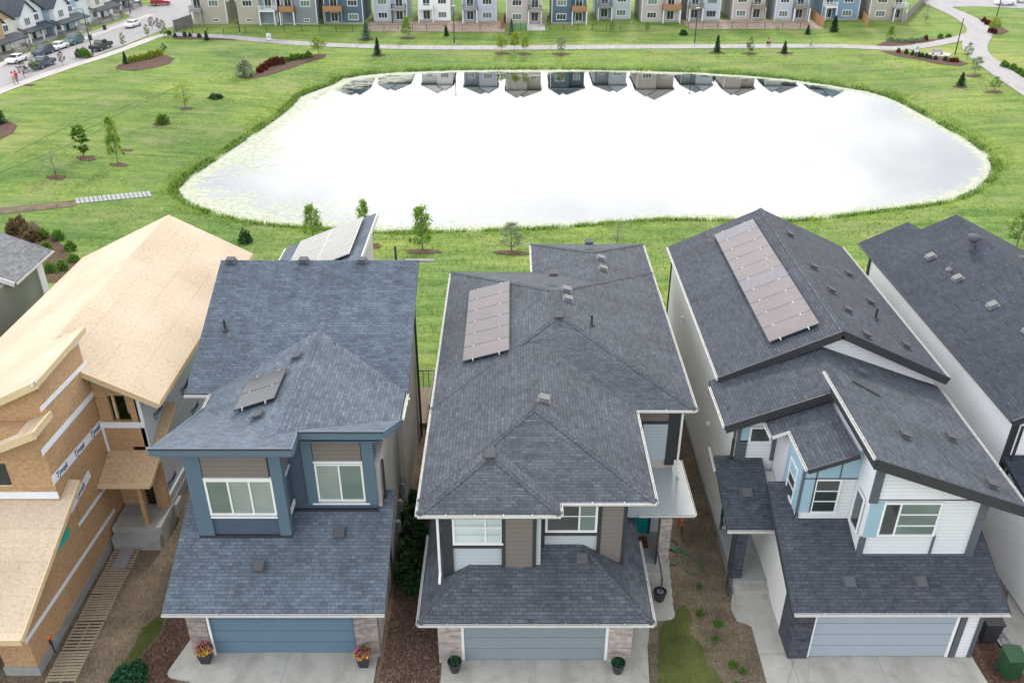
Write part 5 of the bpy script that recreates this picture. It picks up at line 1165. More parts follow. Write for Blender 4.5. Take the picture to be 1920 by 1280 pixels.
def clumpy(P, th): return P[(np.sin(P[:,0]*.55+1)*np.cos(P[:,1]*.7)+np.sin(P[:,0]*1.9)*.5+RNG.normal(size=len(P))*.35) > th]
blades(np.concatenate([along(9000, -.2, 1.0), clumpy(along(16000, -.1, 2.6), .1)]), .6, .04, M['l_lime'], 'reeds', 'tall bright reeds and rushes fringing the pond', 'reeds')
blades(clumpy(along(20000, -.3, .9), -.5), .42, .05, M['l_dark'], 'reeds', 'dark green rushes at the water line of the pond', 'reeds')
gr_ = M['l_grass'] = leafmat('grass_blades', (.15,.23,.05), .3)
P_ = np.stack([RNG.uniform(-45, 60, 60000), RNG.uniform(44, 96, 60000)], 1); P_ = P_[sdist(P_) > .5]
clump = np.sin(P_[:,0]*.9)*np.sin(P_[:,1]*1.1)+RNG.normal(size=len(P_))*.6; blades(P_[clump > -.1], .34, .035, gr_, 'grass_tufts', 'rough green grass tufts on the slope below the houses', 'grass', .6)
def scatter(line, ws, n):
    a = np.array(line); k = RNG.integers(0, len(a)-1, n); t = RNG.uniform(0, 1, n)[:,None]; w_ = np.array(ws)[k][:,None]*(1-t)+np.array(ws)[k+1][:,None]*t
    p = a[k]*(1-t)+a[k+1]*t; p[:,0] += (RNG.normal(size=n)*.33).clip(-.75,.75)*w_[:,0]; return p
T1 = scatter([(6.1,17.5),(6.25,19.5),(6.3,21.2),(6.4,22.9),(6.6,24.6)], [3.8,3.4,2.8,1.7,.9], 15000); T1 = T1[(T1[:,0] > 4.6+.12*(T1[:,1]-18)) | (T1[:,1] > 22.8)]
T2 = scatter([(-13.6,18.5),(-13.1,20.3),(-12.9,21.4),(-12.7,22.8)], [1.0,.9,.8,.7], 5000)
M['l_turf'] = leafmat('worn_turf_blades', (.12,.155,.05), .2)
blades(np.concatenate([T1, T2]), .07, .02, M['l_turf'], 'turf_blades', 'thin worn grass on the soil beside the driveways', 'grass', .8)
Q_ = np.stack([RNG.uniform(-95, 120, 90000), RNG.uniform(92, 205, 90000)], 1); Q_ = Q_[(sdist(Q_) > .8)]
qc = np.sin(Q_[:,0]*.35+Q_[:,1]*.2)+np.sin(Q_[:,1]*.5-Q_[:,0]*.13)+RNG.normal(size=len(Q_))*.7; Q_ = Q_[(qc > .2) & (sdist(Q_) < 26)]
blades(Q_, .30, .055, M['l_mead'] if 'l_mead' in M else M.setdefault('l_mead', leafmat('meadow_blades', (.24,.30,.09), .3)), 'meadow_grass', 'longer pale meadow grass in uneven patches around the pond', 'grass', .7)
# ================================================================ far row of houses
def rear_house(px0, px1, yb, wall, label, deck='R', dcol='pallet', decktype='wood', wtrim='white', posts='white', ptrim=None, low='win', roofm='r_char', hip=False, split=.5, green=False, wallb=None, single=False):
    """px0-px1: facade edges, yb: its base in the photo; deck on the left or right half"""
    a, b = GR(px0, yb), GR(px1, yb); y = (a.y+b.y)/2; x0 = U(px0, yb, Y=y).x; x1 = U(px1, yb, Y=y).x; z = min(a.z, b.z)-.05
    W_ = x1-x0; c = x0+W_*split; H = thing('house', label, 'house', (c, y, z), 'houses in the row beyond the pond')
    he = 10.6+.7*math.sin(px0); dp = 13.0; pt = .44+.08*math.sin(px0*1.7); A = M[wall]; B = M[wallb or wall]; zl = z+.35
    part('foundation', MB().box(x0-.02, x1+.02, y-.03, y+dp, z-1.2, zl), M['conc'], H)
    dl = deck == 'L'; dx0, dx1 = (x0, c) if dl else (c, x1); wx0, wx1 = (c, x1) if dl else (x0, c)
    yr = y+.9      # the deck half is set back a little
    part('wall', MB().box(x0, x1, yr, y+dp, zl, z+he), B, H)
    part('wall', MB().box(wx0, wx1, y, yr-.005, zl, z+he), A, H)
    part('corner_trim', MB().box(x0-.04, x0+.12, (y if not dl else yr)-.03, (y if not dl else yr)+.1, zl, z+he).box(x1-.12, x1+.04, (yr if not dl else y)-.03, (yr if not dl else y)+.1, zl, z+he), M[wtrim], H)
    rf = MB(); e = .25
    if hip: rf.hip(x0-e, x1+e, y-e, y+dp+e, z+he, .45, True, True)
    else:
        rf.hip(x0-e, x1+e, y-.1, y+dp+e, z+he, pt, False, True, .2); hw = (wx1-wx0)
        rf.hip(wx0-.4, wx1+.4, y-e, y+4, z+he+.02, .6, False, False, .2)
        hm = (x1-x0)/2+e; part('gable', MB().poly([(x0-e+.45,y-.13,z+he),(x1+e-.45,y-.13,z+he),((x0+x1)/2,y-.13,z+he+pt*hm-.3)]), B, H)
        hm = (wx1-wx0)/2+.4; part('gable', MB().poly([(wx0,y-e-.03,z+he),(wx1,y-e-.03,z+he),((wx0+wx1)/2,y-e-.03,z+he+.6*hm-.28)]), A, H)
    part('roof', rf, M[roofm], H); gutter(H, [(x0-e, y-.5, z+he), (x1+e, y-.5, z+he)])
    cw, cd = (wx0+wx1)/2, (dx0+dx1)/2; ww = min(2.2, (wx1-wx0)*.55)
    for fl, zc in ((0, 1.55), (1, 4.45), (2, 8.0)):
        if fl == 0 and low == 'small': window(H, (cw, y, z+.95), 1.3, .65, 'S', (1,1), g='gl_dark', fr=.12); 
        else:
            g_ = 'gl_green' if (fl+int(px0)) % 2 else 'gl_dark'
            window(H, (cw, y, z+zc), ww, 1.35, 'S', (1,1,1), g=g_, fr=.13, m=M[ptrim or 'white'])
        if fl == 0 and low != 'small': window(H, (cd, yr, z+1.4), 1.7, 2.0, 'S', (1,1), g='gl_dark', fr=.13)
        elif fl == 1: window(H, (cd, yr, z+4.2), 1.7, 2.0, 'S', (1,1), g='gl_dark', fr=.13)
        elif fl == 2: window(H, (cd, yr, z+8.0), 1.5, 1.2, 'S', (1,1), g='gl_green', fr=.13)
    if deck:
        dz = z+3.05; yd = yr-2.3; D = part('deck', MB().box(dx0+.1, dx1-.1, yd, yr, dz-.22, dz), M[dcol], H)
        r_ = MB()
        if decktype == 'solid': r_.box(dx0+.1, dx1-.1, yd-.03, yd+.03, dz, dz+1.0).box(dx0+.1, dx0+.16, yd, yr, dz, dz+1.0).box(dx1-.16, dx1-.1, yd, yr, dz, dz+1.0)
        else:
            r_.box(dx0+.1, dx1-.1, yd-.03, yd+.03, dz+.95, dz+1.03)
            n = int((dx1-dx0)/.22)
            for i in range(n+1): xx = dx0+.12+(dx1-dx0-.24)*i/n; r_.box(xx-.02, xx+.02, yd-.02, yd+.02, dz, dz+.95)
            for i in range(9): yy = yd+2.2*i/9; r_.box(dx0+.1, dx0+.13, yy-.02, yy+.02, dz, dz+.95).box(dx1-.13, dx1-.1, yy-.02, yy+.02, dz, dz+.95)
        part('railing', r_, M[{'wood':'cedar','solid':'cedar','white':'white','black':'black','grey':'greyfence'}[decktype]], D)
        for xx in (dx0+.2, dx1-.2): part('deck_post', MB().box(xx-.12, xx+.12, yd+.02, yd+.24, z-.4, dz-.23), M[posts], H)
    return H
M['f_beige'] = siding('beige_siding', (.42,.39,.34), .3); M['f_tan'] = siding('warm_grey_siding', (.46,.42,.40), .3); M['f_grey'] = siding('mid_grey_siding', (.22,.25,.29), .3)
M['f_slate'] = siding('dark_slate_siding', (.085,.14,.20), .3); M['f_pale'] = siding('pale_blue_grey_siding', (.44,.50,.58), .3); M['f_white'] = siding('bright_white_siding', (.78,.80,.84), .3)
M['f_blue'] = siding('mid_blue_siding', (.20,.30,.44), .3); M['f_mid'] = siding('blue_grey_siding', (.27,.32,.38), .3)
rear_house(362,428,46,'f_beige','beige far house nearest the road, with balconies on its left','L','conc2','grey',low='small',split=.33,posts='f_beige')
rear_house(447,521,46,'f_beige','beige-grey far house with white balconies and small basement windows','R','white','white',low='small',split=.58,wallb='f_mid')
rear_house(528,596,46,'f_grey','dark grey far house with a small wooden balcony on white posts','L','cedar','solid',low='small',split=.42)
rear_house(609,682,45,'f_slate','dark slate far house with a wooden balcony left of its window','L','cedar','solid',low='win',split=.5,posts='greyfence')
rear_house(702,763,42,'f_pale','pale grey far house with a black-railed balcony','R','conc','black',posts='black',split=.55)
rear_house(785,845,41,'f_white','bright white far house with no balcony railing','L','white','white',split=.5)
rear_house(867,931,42,'f_pale','pale far house with a green-grey balcony box and brown corner','L','conc2','grey',split=.46,wallb='f_mid')
rear_house(949,1016,45,'f_tan','warm grey far house with an outside stair beside its patio','R','conc','black',posts='white',split=.6)
H9 = rear_house(1034,1100,45,'f_slate','dark slate far house with a brown wooden balcony on pale posts','R','cedar','solid',split=.55)
rear_house(1119,1181,37,'f_pale','pale grey far house raised on a weedy slope','L','conc2','grey',split=.45,wallb='f_mid')
rear_house(1202,1274,42,'f_tan','taupe far house with a wooden balcony on thick white porch posts','R','cedar','solid',split=.52)
rear_house(1288,1348,39,'f_pale','pale grey far house right of the white porch posts, bare yard in front','L','pallet','grey',split=.46,wallb='f_mid',ptrim='f_mid')
rear_house(1371,1432,38,'f_tan','taupe far house with a grey balcony and tan post, bare yard','R','pallet','grey',split=.55,posts='f_tan')
rear_house(1451,1514,39,'f_pale','pale blue far house with a grey balcony beside the orange fence','R','pallet','grey',split=.5,wallb='f_mid')
rear_house(1541,1607,38,'f_blue','mid-blue far house with white two-level balconies between two fences','L','white','white',split=.35)
rear_house(1627,1694,39,'f_beige','tan far house at the right end of the row beside the long grey fence','R','conc2','white',split=.62)
# outside stair of the warm grey house
p = GR(1020, 50); st = thing('outside_stair', 'steep wooden outside stair beside the warm grey far house', 'stair', p)
sb = MB()
for i in range(12): sb.box(p.x-.5, p.x+.5, p.y+i*.27, p.y+i*.27+.26, p.z+i*.26+.1, p.z+i*.26+.17)
part('treads', sb, M['pallet'], st)
for s_ in (-.53, .53): part('stringer', MB().bar((p.x+s_,p.y,p.z),(p.x+s_,p.y+3.2,p.z+3.2),.05,.25), M['greyfence'], st)
for s_ in (-.53, .53): part('hand_rail', MB().bar((p.x+s_,p.y,p.z+1),(p.x+s_,p.y+3.2,p.z+4.1),.06,.06).box(p.x+s_-.04,p.x+s_+.04,p.y,p.y+.08,p.z,p.z+1.02), M['greyfence'], st)
bed('bare_yard', [(700,56),(940,57),(1000,56),(1000,44),(930,43),(700,43)], 'dirt', .06) if False else None
M['yard'] = chips('pale_bare_yard', [(.26,.20,.165),(.34,.27,.22),(.30,.235,.195),(.40,.33,.28)], 4, .5)
struct('bare_yard', up(ribbon(gp([(690,50),(800,50),(900,50),(948,50)]), 11.5, .06)), M['yard']); struct('bare_yard', up(ribbon(gp([(1285,47),(1370,46),(1450,46),(1532,46)]), 11, .06)), M['yard'])
struct('patio', up(ribbon(gp([(988,52),(1022,52)]), 7, .09)), M['walk'])
# ---------------------------------------------------------------- fences
def wire_fence(px, label, step=3.0, h=1.25):
    P = gp(px); T = thing('wire_fence', label, 'fence', (*P[0], tz(*P[0]))); w_ = MB(); acc = 0
    for a, b in zip(P, P[1:]):
        a, b = Vector(a), Vector(b); k = max(1, int((b-a).length/step))
        for i in range(k):
            p_, q_ = a+(b-a)*i/k, a+(b-a)*(i+1)/k; za, zb = tz(*p_), tz(*q_)
            part('post', MB().box(p_.x-.05, p_.x+.05, p_.y-.05, p_.y+.05, za-.2, za+h), M['black'], T)
            for f_ in (.05, .3, .55, .8, 1.0): w_.bar((p_.x,p_.y,za+h*f_),(q_.x,q_.y,zb+h*f_),.03 if f_ == 1.0 else .012,.05 if f_ == 1.0 else .015)
    part('rails', w_, M['black'], T); return T
wire_fence([(332,62),(420,65),(500,60),(600,60),(692,60)], 'black wire fence in front of the four left far houses')
wire_fence([(694,58),(800,58),(900,57),(946,57)], 'black wire fence across the bare yards by the white far house'); wire_fence([(1030,56),(1110,57),(1190,56)], 'black wire fence below the weedy slope'); wire_fence([(1290,54),(1400,54),(1500,54),(1525,54)], 'black wire fence across the bare yards on the right')
def board_fence(px, label, m, h=1.9, step=2.4):
    P = [GR(x, y) for x, y in px]; T = thing('board_fence', label, 'fence', P[0])
    for a, b in zip(P, P[1:]):
        d = (b-a); n = max(1, int(d.length/step))
        for i in range(n):
            p_, q_ = a+d*i/n, a+d*(i+1)/n; p_ = Vector((p_.x,p_.y,tz(p_.x,p_.y))); q_ = Vector((q_.x,q_.y,tz(q_.x,q_.y)))
            part('board_panel', MB().bar(p_+Vector((0,0,h/2)), q_+Vector((0,0,h/2)), .06, h), M[m], T); part('post', MB().box(p_.x-.08,p_.x+.08,p_.y-.08,p_.y+.08,p_.z-.2,p_.z+h+.12), M[m], T)
    return T
M['cedar_b'] = siding('cedar_boards', (.40,.23,.11), .3, True, .8); M['grey_b'] = siding('weathered_boards', (.27,.26,.27), .3, True, .8); M['wall_b'] = siding('dark_board_wall', (.20,.19,.20), .5, False, .8)
board_fence([(328,60),(345,54),(362,48)], 'dark grey board fence beside the road corner', 'wall_b', 2.3)
board_fence([(1543,52),(1530,42),(1520,34)], 'orange cedar fence left of the mid-blue far house', 'cedar_b'); board_fence([(1626,52),(1617,38),(1610,26)], 'orange cedar fence between the mid-blue and tan far houses', 'cedar_b')
board_fence([(1690,48),(1702,36),(1716,22),(1728,8),(1738,-6)], 'long grey board fence climbing away beside the tan far house', 'grey_b'); board_fence([(939,55),(944,47),(948,40)], 'short cedar fence between the pale and warm grey far houses', 'cedar_b')
g1, g2 = GR(966,57), GR(986,57); sc_ = thing('green_screen', 'light green privacy screen in front of the warm grey far house', 'screen', g1); part('fabric', MB().bar(g1+Vector((0,0,.75)), g2+Vector((0,0,.75)), .03, 1.4), plain('green_fabric', (.14,.30,.13), .8), sc_)
for p in (g1, (g1+g2)/2, g2): part('post', MB().box(p.x-.04,p.x+.04,p.y-.06,p.y+.06,p.z,p.z+1.5), M['black'], sc_)
# ---------------------------------------------------------------- street houses at the upper left
Ra, Rb = GR(20, 100), GR(230, 30); rd = Vector((Rb.x-Ra.x, Rb.y-Ra.y, 0)).normalized(); rn = Vector((rd.y, -rd.x, 0))   # rn faces the road
def street_house(bx, by, wid, wall, label, porch='white', gab=True, wall2=None, roofm='r_char', stonebase=True, he=6.0):
    p = GR(bx, by); z = p.z-.1; H = thing('house', label, 'house', (p.x,p.y,z), 'houses along the street at the upper left')
    t, n_ = rd, rn; upv = Vector((0,0,1)); O = Vector((p.x,p.y,z))
    def P3(u, v, w_): return O+t*u+n_*v+upv*w_
    def block(u0,u1,v0,v1,w0,w1): return MB().prism([tuple(P3(u,v,0)[:2]) for u, v in ((u0,v0),(u0,v1),(u1,v1),(u1,v0))][::1], z+w0, z+w1)
    def fix(mb):
        q_ = mb.f[0]; a,b,c = (Vector(mb.v[i]) for i in q_[:3])
        if (b-a).cross(c-a).z > 0: mb.f = [tuple(reversed(f)) for f in mb.f]
        return mb
    W2 = wid/2; B = lambda *a: fix(block(*a))
    part('wall', B(-W2,W2,-11,0,0,he), M[wall], H); part('wall', B(-W2+.2,.2,0,1.0,2.9,he), M[wall2 or wall], H)
    r = MB(); e = .45; rz = he+W2*.65
    for sgn in (-1, 1):
        q_ = [P3(sgn*(W2+e),.5,he-e*.65), P3(0,.5,rz), P3(0,-11.5,rz), P3(sgn*(W2+e),-11.5,he-e*.65)]
        a,b,c = q_[:3]; r.slab(q_ if (b-a).cross(c-a).z > 0 else q_[::-1], .2)
    part('roof', r, M[roofm], H)
    part('gable', MB().poly([P3(-W2,.02,he), P3(W2,.02,he), P3(0,.02,rz-.25)]).poly([P3(-W2,-11.02,he), P3(0,-11.02,rz-.25), P3(W2,-11.02,he)]), M[wall2 or wall], H)
    if gab:
        r = MB(); g0_, g1_ = -W2, .6; gc = (g0_+g1_)/2; gz = he+(g1_-g0_)/2*.9
        for sgn, ge in ((-1, g0_-.2), (1, g1_+.2)):
            q_ = [P3(ge,1.5,he-.18), P3(gc,1.5,gz), P3(gc,-2,gz), P3(ge,-2,he-.18)]; a,b,c = q_[:3]; r.slab(q_ if (b-a).cross(c-a).z > 0 else q_[::-1], .16)
        part('roof', r, M[roofm], H); part('gable', MB().poly([P3(g0_,1.02,he), P3(g1_,1.02,he), P3(gc,1.02,gz-.15)]), M[wall2 or wall], H)
    # porch
    q_ = [P3(-W2-.1,2.6,2.75), P3(W2+.1,2.6,2.75), P3(W2+.1,.1,3.5), P3(-W2-.1,.1,3.5)]; a,b,c = q_[:3]; part('porch_roof', MB().slab(q_ if (b-a).cross(c-a).z > 0 else q_[::-1], .2), M[roofm], H)
    part('porch_floor', B(-W2,W2,0,2.3,0,.7), M['conc2'], H)
    for u in (-W2+.25, 0, W2-.25):
        part('porch_post', B(u-.14,u+.14,2.0,2.28,.7,2.7), M[porch], H)
        if stonebase: part('stone_base', B(u-.28,u+.28,1.9,2.4,-.1,1.5), M['stone'], H)
    ax = (t, n_)
    part('front_door', B(-.2,.8,0,.05,.72,2.75), M['black'], H)
    for u, w_, ww, hh in ((-W2*.5,4.4,1.9,1.5),): window(H, P3(u,1.0,w_), ww, hh, axes=ax, cols=(1,1,1), g='gl_green', fr=.14)
    window(H, P3(W2*.5,0,4.5), 1.6, 1.3, axes=ax, cols=(1,1), g='gl_dark', fr=.14); window(H, P3(-W2*.55,0,1.75), 1.6, 1.4, axes=ax, cols=(1,1), g='gl_dark', fr=.14); window(H, P3(W2*.62,0,1.75), 1.3, 1.4, axes=ax, cols=(1,1), g='gl_green', fr=.14)
    s_ = part('steps', B(.0,1.4,2.3,2.9,0,.35), M['conc'], H); return H
M['f_cream'] = siding('cream_siding', (.72,.70,.62), .3); M['f_sky'] = siding('sky_blue_siding', (.38,.52,.66), .3)
street_house(8,104,9.5,'f_cream','cream street house with orange brick front at the left edge',wall2='osbd')
street_house(66,79,9.0,'f_white','white street house with a small front gable, second from the left edge',stonebase=False)
street_house(128,62,10.0,'f_sky','sky blue and white street house with a wide stone-based porch',wall2='f_white')
street_house(193,38,9.5,'f_white','white street house behind the corner lawn, partly cut by the top edge',wall2='f_cream')
street_house(232,18,9.0,'f_grey','dark street house with white porch beams near the cross street',gab=False)
# ---------------------------------------------------------------- cars
def make_car(kind, paint, seed=0):
    L_, W_, Hh = {'sedan':(4.6,1.8,1.42),'suv':(4.6,1.9,1.68),'pickup':(5.6,2.0,1.85)}[kind]
    T = thing({'sedan':'parked_car','suv':'parked_car','pickup':'pickup_truck'}[kind], 'car', 'car' if kind != 'pickup' else 'pickup truck', (0,0,0))
    if kind == 'sedan': pr = [(-.5,.35),(-.5,.75),(-.46,.92),(-.33,.97),(-.22,1.38),(-.02,1.42),(.10,1.38),(.26,.98),(.44,.88),(.49,.72),(.5,.35)]
    elif kind == 'suv': pr = [(-.5,.38),(-.5,.85),(-.47,1.15),(-.42,1.6),(-.2,1.68),(.04,1.64),(.17,1.12),(.42,1.02),(.49,.85),(.5,.38)]
    else: pr = [(-.5,.5),(-.5,1.1),(-.13,1.1),(-.11,1.8),(.05,1.85),(.13,1.78),(.23,1.2),(.45,1.12),(.49,.95),(.5,.5)]
    mb = MB(); n = len(pr); rings = [(-1,.0,.97),(-.93,.02,1),(.93,.02,1),(1,.0,.97)]
    for y, _, s_ in rings:
        for x, z in pr:
            top = z > .95+(.2 if kind != 'sedan' else 0); yy = y*W_/2*(.80 if (top and abs(y) > .5) else 1); mb.v.append((x*L_*s_, yy, z))
    for r in range(3):
        for i in range(n): j = (i+1) % n; mb.f.append((r*n+i, r*n+j, (r+1)*n+j, (r+1)*n+i))
    mb.f.append(tuple(range(n-1,-1,-1))); mb.f.append(tuple(3*n+i for i in range(n)))
    bm_ = M.setdefault('paint_'+paint, plain('car_paint_'+paint, {'white':(.75,.76,.78),'teal':(.06,.13,.15),'navy':(.05,.07,.11),'black':(.02,.022,.025),'red':(.35,.02,.05),'silver':(.4,.42,.44)}[paint], .25, .7, .03, 1))
    part('body', mb, bm_, T)
    gz0, gz1 = {'sedan':(1.0,1.34),'suv':(1.18,1.58),'pickup':(1.22,1.74)}[kind]
    xr_ = {'sedan':(-.27,.17),'suv':(-.42,.09),'pickup':(-.10,.15)}[kind]
    for s_ in (-1, 1): part('side_window', MB().bar((xr_[0]*L_+.12, s_*(W_/2*.80+.03), (gz0+gz1)/2),(xr_[1]*L_-.25, s_*(W_/2*.80+.03), (gz0+gz1)/2),.05,gz1-gz0-.06), M['gl_dark'], T)
    fx = {'sedan':((.26,.98),(.10,1.38)),'suv':((.17,1.12),(.04,1.64)),'pickup':((.23,1.2),(.13,1.78))}[kind]
    part('windscreen', MB().slab([(fx[0][0]*L_*.985+.02,-W_*.38,fx[0][1]+.06),(fx[0][0]*L_*.985+.02,W_*.38,fx[0][1]+.06),(fx[1][0]*L_+.03,W_*.36,fx[1][1]-.02),(fx[1][0]*L_+.03,-W_*.36,fx[1][1]-.02)],.03), M['gl_dark'], T)
    rx = {'sedan':((-.33,.99),(-.22,1.38)),'suv':((-.47,1.18),(-.42,1.58)),'pickup':((-.13,1.2),(-.11,1.75))}[kind]
    part('rear_window', MB().slab([(rx[1][0]*L_-.03,-W_*.36,rx[1][1]-.03),(rx[1][0]*L_-.03,W_*.36,rx[1][1]-.03),(rx[0][0]*L_-.02,W_*.38,rx[0][1]+.06),(rx[0][0]*L_-.02,-W_*.38,rx[0][1]+.06)],.03), M['gl_dark'], T)
    for x in (-.31, .31):
        for s_ in (-1, 1):
            wv = MB().tube([(x*L_, s_*(W_/2-.18), .34),(x*L_, s_*(W_/2+.02), .34)], .34, 14); w_ = part('wheel', wv, M['black'], T); part('rim', MB().tube([(x*L_, s_*(W_/2+.0), .34),(x*L_, s_*(W_/2+.035), .34)], .2, 10), M['alu'], w_)
    for s_ in (-1, 1):
        part('headlight', MB().box(.475*L_,.487*L_,s_*W_*.36-.16,s_*W_*.36+.16,.68,.82), M['white'], T); part('tail_light', MB().box(-.488*L_,-.478*L_,s_*W_*.4-.12,s_*W_*.4+.12,.7,.9), M['paint_red'] if 'paint_red' in M else M.setdefault('paint_red', plain('car_paint_red',(.35,.02,.05),.25,.7,.03)), T)
    if kind == 'pickup': part('cargo_bed', MB().box(-.48*L_,-.14*L_,-W_*.4,W_*.4,1.09,1.115), M['black'], T)
    return T
ang = math.atan2(rd.y, rd.x)
def car(kind, paint, bx, by, label, a=None, rev=False):
    T = make_car(kind, paint); p = GR(bx, by); T.location = (p.x, p.y, p.z+.05); T.rotation_euler = (0,0,(ang if a is None else a)+(math.pi if rev else 0)); T['label'] = label; T['group'] = 'vehicles parked along the street'; return T
car('sedan','white',33,117,'white sedan parked nearest the left edge, by the lawn',rev=True)
car('suv','navy',82,103,'dark blue SUV parked second in the far kerb line',rev=True)
car('sedan','white',111,93,'white sedan parked between the blue and teal cars',rev=True)
car('suv','teal',140,83,'dark teal SUV at the top end of the far kerb line',rev=True)
car('pickup','navy',82,126,'dark pickup truck parked behind the street trees')
car('pickup','black',191,93,'black pickup with silver rims on the near kerb beside the lamp post')
car('sedan','white',250,51,'white sedan driving toward the bend of the road',rev=True)
car('suv','red',302,10,'red car parked across the cross street at the top',.2)
car('sedan','silver',246,10,'pale car parked among the trees beyond the cross street',.3)
car('suv','white',1884,10,'white car parked at the top right corner',0.0); car('sedan','white',1915,5,'white car cut by the right edge at the top',0.0)
# ---------------------------------------------------------------- lamps, signs, bench, bins
def lamp(bx, by, ty, label, arm=0, h=None):
    p = GR(bx, by); top = U(bx, max(ty, -60), Y=p.y); h = h or top.z-p.z; T = thing('street_lamp', label, 'street lamp', p, 'black street lamps')
    part('pole', MB().tube([p-Vector((0,0,.2)), p+Vector((0,0,h*.5)), p+Vector((0,0,h))], [.13,.10,.07], 8), M['black'], T); part('base', MB().lathe([(.24,-.1),(.24,.12),(.16,.18)], 10, p), M['walk'], T)
    q_ = p+Vector((0,0,h)); e = q_+Vector((arm,0,.12)) if arm else q_
    if arm: part('arm', MB().tube([q_, e], .05, 6), M['black'], T)
    part('lamp_head', MB().box(e.x-.35, e.x+.35, e.y-.16, e.y+.16, e.z-.02, e.z+.12), M['gutter'], T); return T
lamp(450,64,4,'street lamp with a side arm beside the path at the upper left',-1.6); lamp(852,84,12,'street lamp beside the path near the white far house'); lamp(1302,83,16,'street lamp beside the path in front of the bare yards')
lamp(1790,105,34,'street lamp standing at the fork beside the bench'); lamp(1868,34,-30,'street lamp in the upper right corner behind the winding path'); lamp(175,106,18,'tall street lamp on the kerb between the street trees',-1.5); lamp(245,27,-30,'street lamp at the corner lawn of the cross street')
def sign(bx, by, ty, label, w_=.9, hh=1.2):
    p = GR(bx, by); top = U(bx, ty, Y=p.y); h = top.z-p.z; T = thing('park_sign', label, 'sign', p)
    for s_ in (-.35, .35): part('post', MB().box(p.x+s_*w_-.05,p.x+s_*w_+.05,p.y,p.y+.08,p.z-.1,p.z+h), M['greyfence'], T)
    part('panel', MB().box(p.x-w_/2,p.x+w_/2,p.y-.06,p.y-.005,p.z+h-hh,p.z+h), M['white'], T); part('picture', MB().box(p.x-w_*.3,p.x+w_*.35,p.y-.07,p.y-.062,p.z+h-hh*.75,p.z+h-hh*.35), M['panelblue'], T)
sign(505,78,63,'white park sign beside the path at the upper left'); sign(1716,108,82,'tall white park sign in the bed beside the bench', .8, 1.5)
p = GR(1757,103); T = thing('park_bench', 'pale bench on the small patio at the path fork', 'bench', p); part('seat', MB().box(p.x-1,p.x+1,p.y-.2,p.y+.3,p.z+.42,p.z+.5), M['walk'], T); part('backrest', MB().box(p.x-1,p.x+1,p.y+.32,p.y+.4,p.z+.5,p.z+1.0), M['walk'], T)
for s_ in (-.8, .8): part('leg', MB().box(p.x+s_-.06,p.x+s_+.06,p.y-.2,p.y+.3,p.z,p.z+.42), M['dgrey'], T)
def bin_(p, m, label, h=1.1, w_=.6, a=0):
    p = Vector(p); T = thing('waste_cart', label, 'waste cart', p); k = .82
    mb = MB(); mb.v = [(p.x+x*w_/2*s_, p.y+y*w_/2*s_, p.z+z) for z, s_ in ((.1,k),(h*.88,1)) for x, y in ((-1,-1),(1,-1),(1,1),(-1,1))]; mb.f = [(0,3,2,1),(4,5,6,7),(0,1,5,4),(1,2,6,5),(2,3,7,6),(3,0,4,7)]
    part('body', mb, m, T); part('lid', MB().slab([(p.x-w_*.54,p.y-w_*.56,p.z+h*.93),(p.x+w_*.54,p.y-w_*.56,p.z+h*.93),(p.x+w_*.54,p.y+w_*.52,p.z+h),(p.x-w_*.54,p.y+w_*.52,p.z+h)],.05), m, T)
    for s_ in (-1, 1): part('wheel', MB().tube([(p.x+s_*w_*.45,p.y+w_*.42,p.z+.12),(p.x+s_*w_*.55,p.y+w_*.42,p.z+.12)],.12,10), M['black'], T)
    part('handle', MB().tube([(p.x-w_*.4,p.y+w_*.6,p.z+h*.95),(p.x+w_*.4,p.y+w_*.6,p.z+h*.95)],.025,6), M['black'], T); return T
bin_((16.75,20.35,.05),M['binG'],'green waste cart beside the white house driveway'); bin_((16.75,21.9,.05),M['binK'],'black waste cart beside the white house, behind the green one')
bin_(GR(197,57),M['binK'],'dark waste cart on the far kerb beside the stone porch'); bin_(GR(170,76),M['binG'],'dark green waste cart on the far pavement beside the street lamp')
# pale crushed-stone edging along the right-hand wall
struct('gravel_edging', up(ribbon([(17.15,24),(17.35,21.5),(17.75,19.6),(18.3,17)], .45, .12, .4)), M['gravel'])
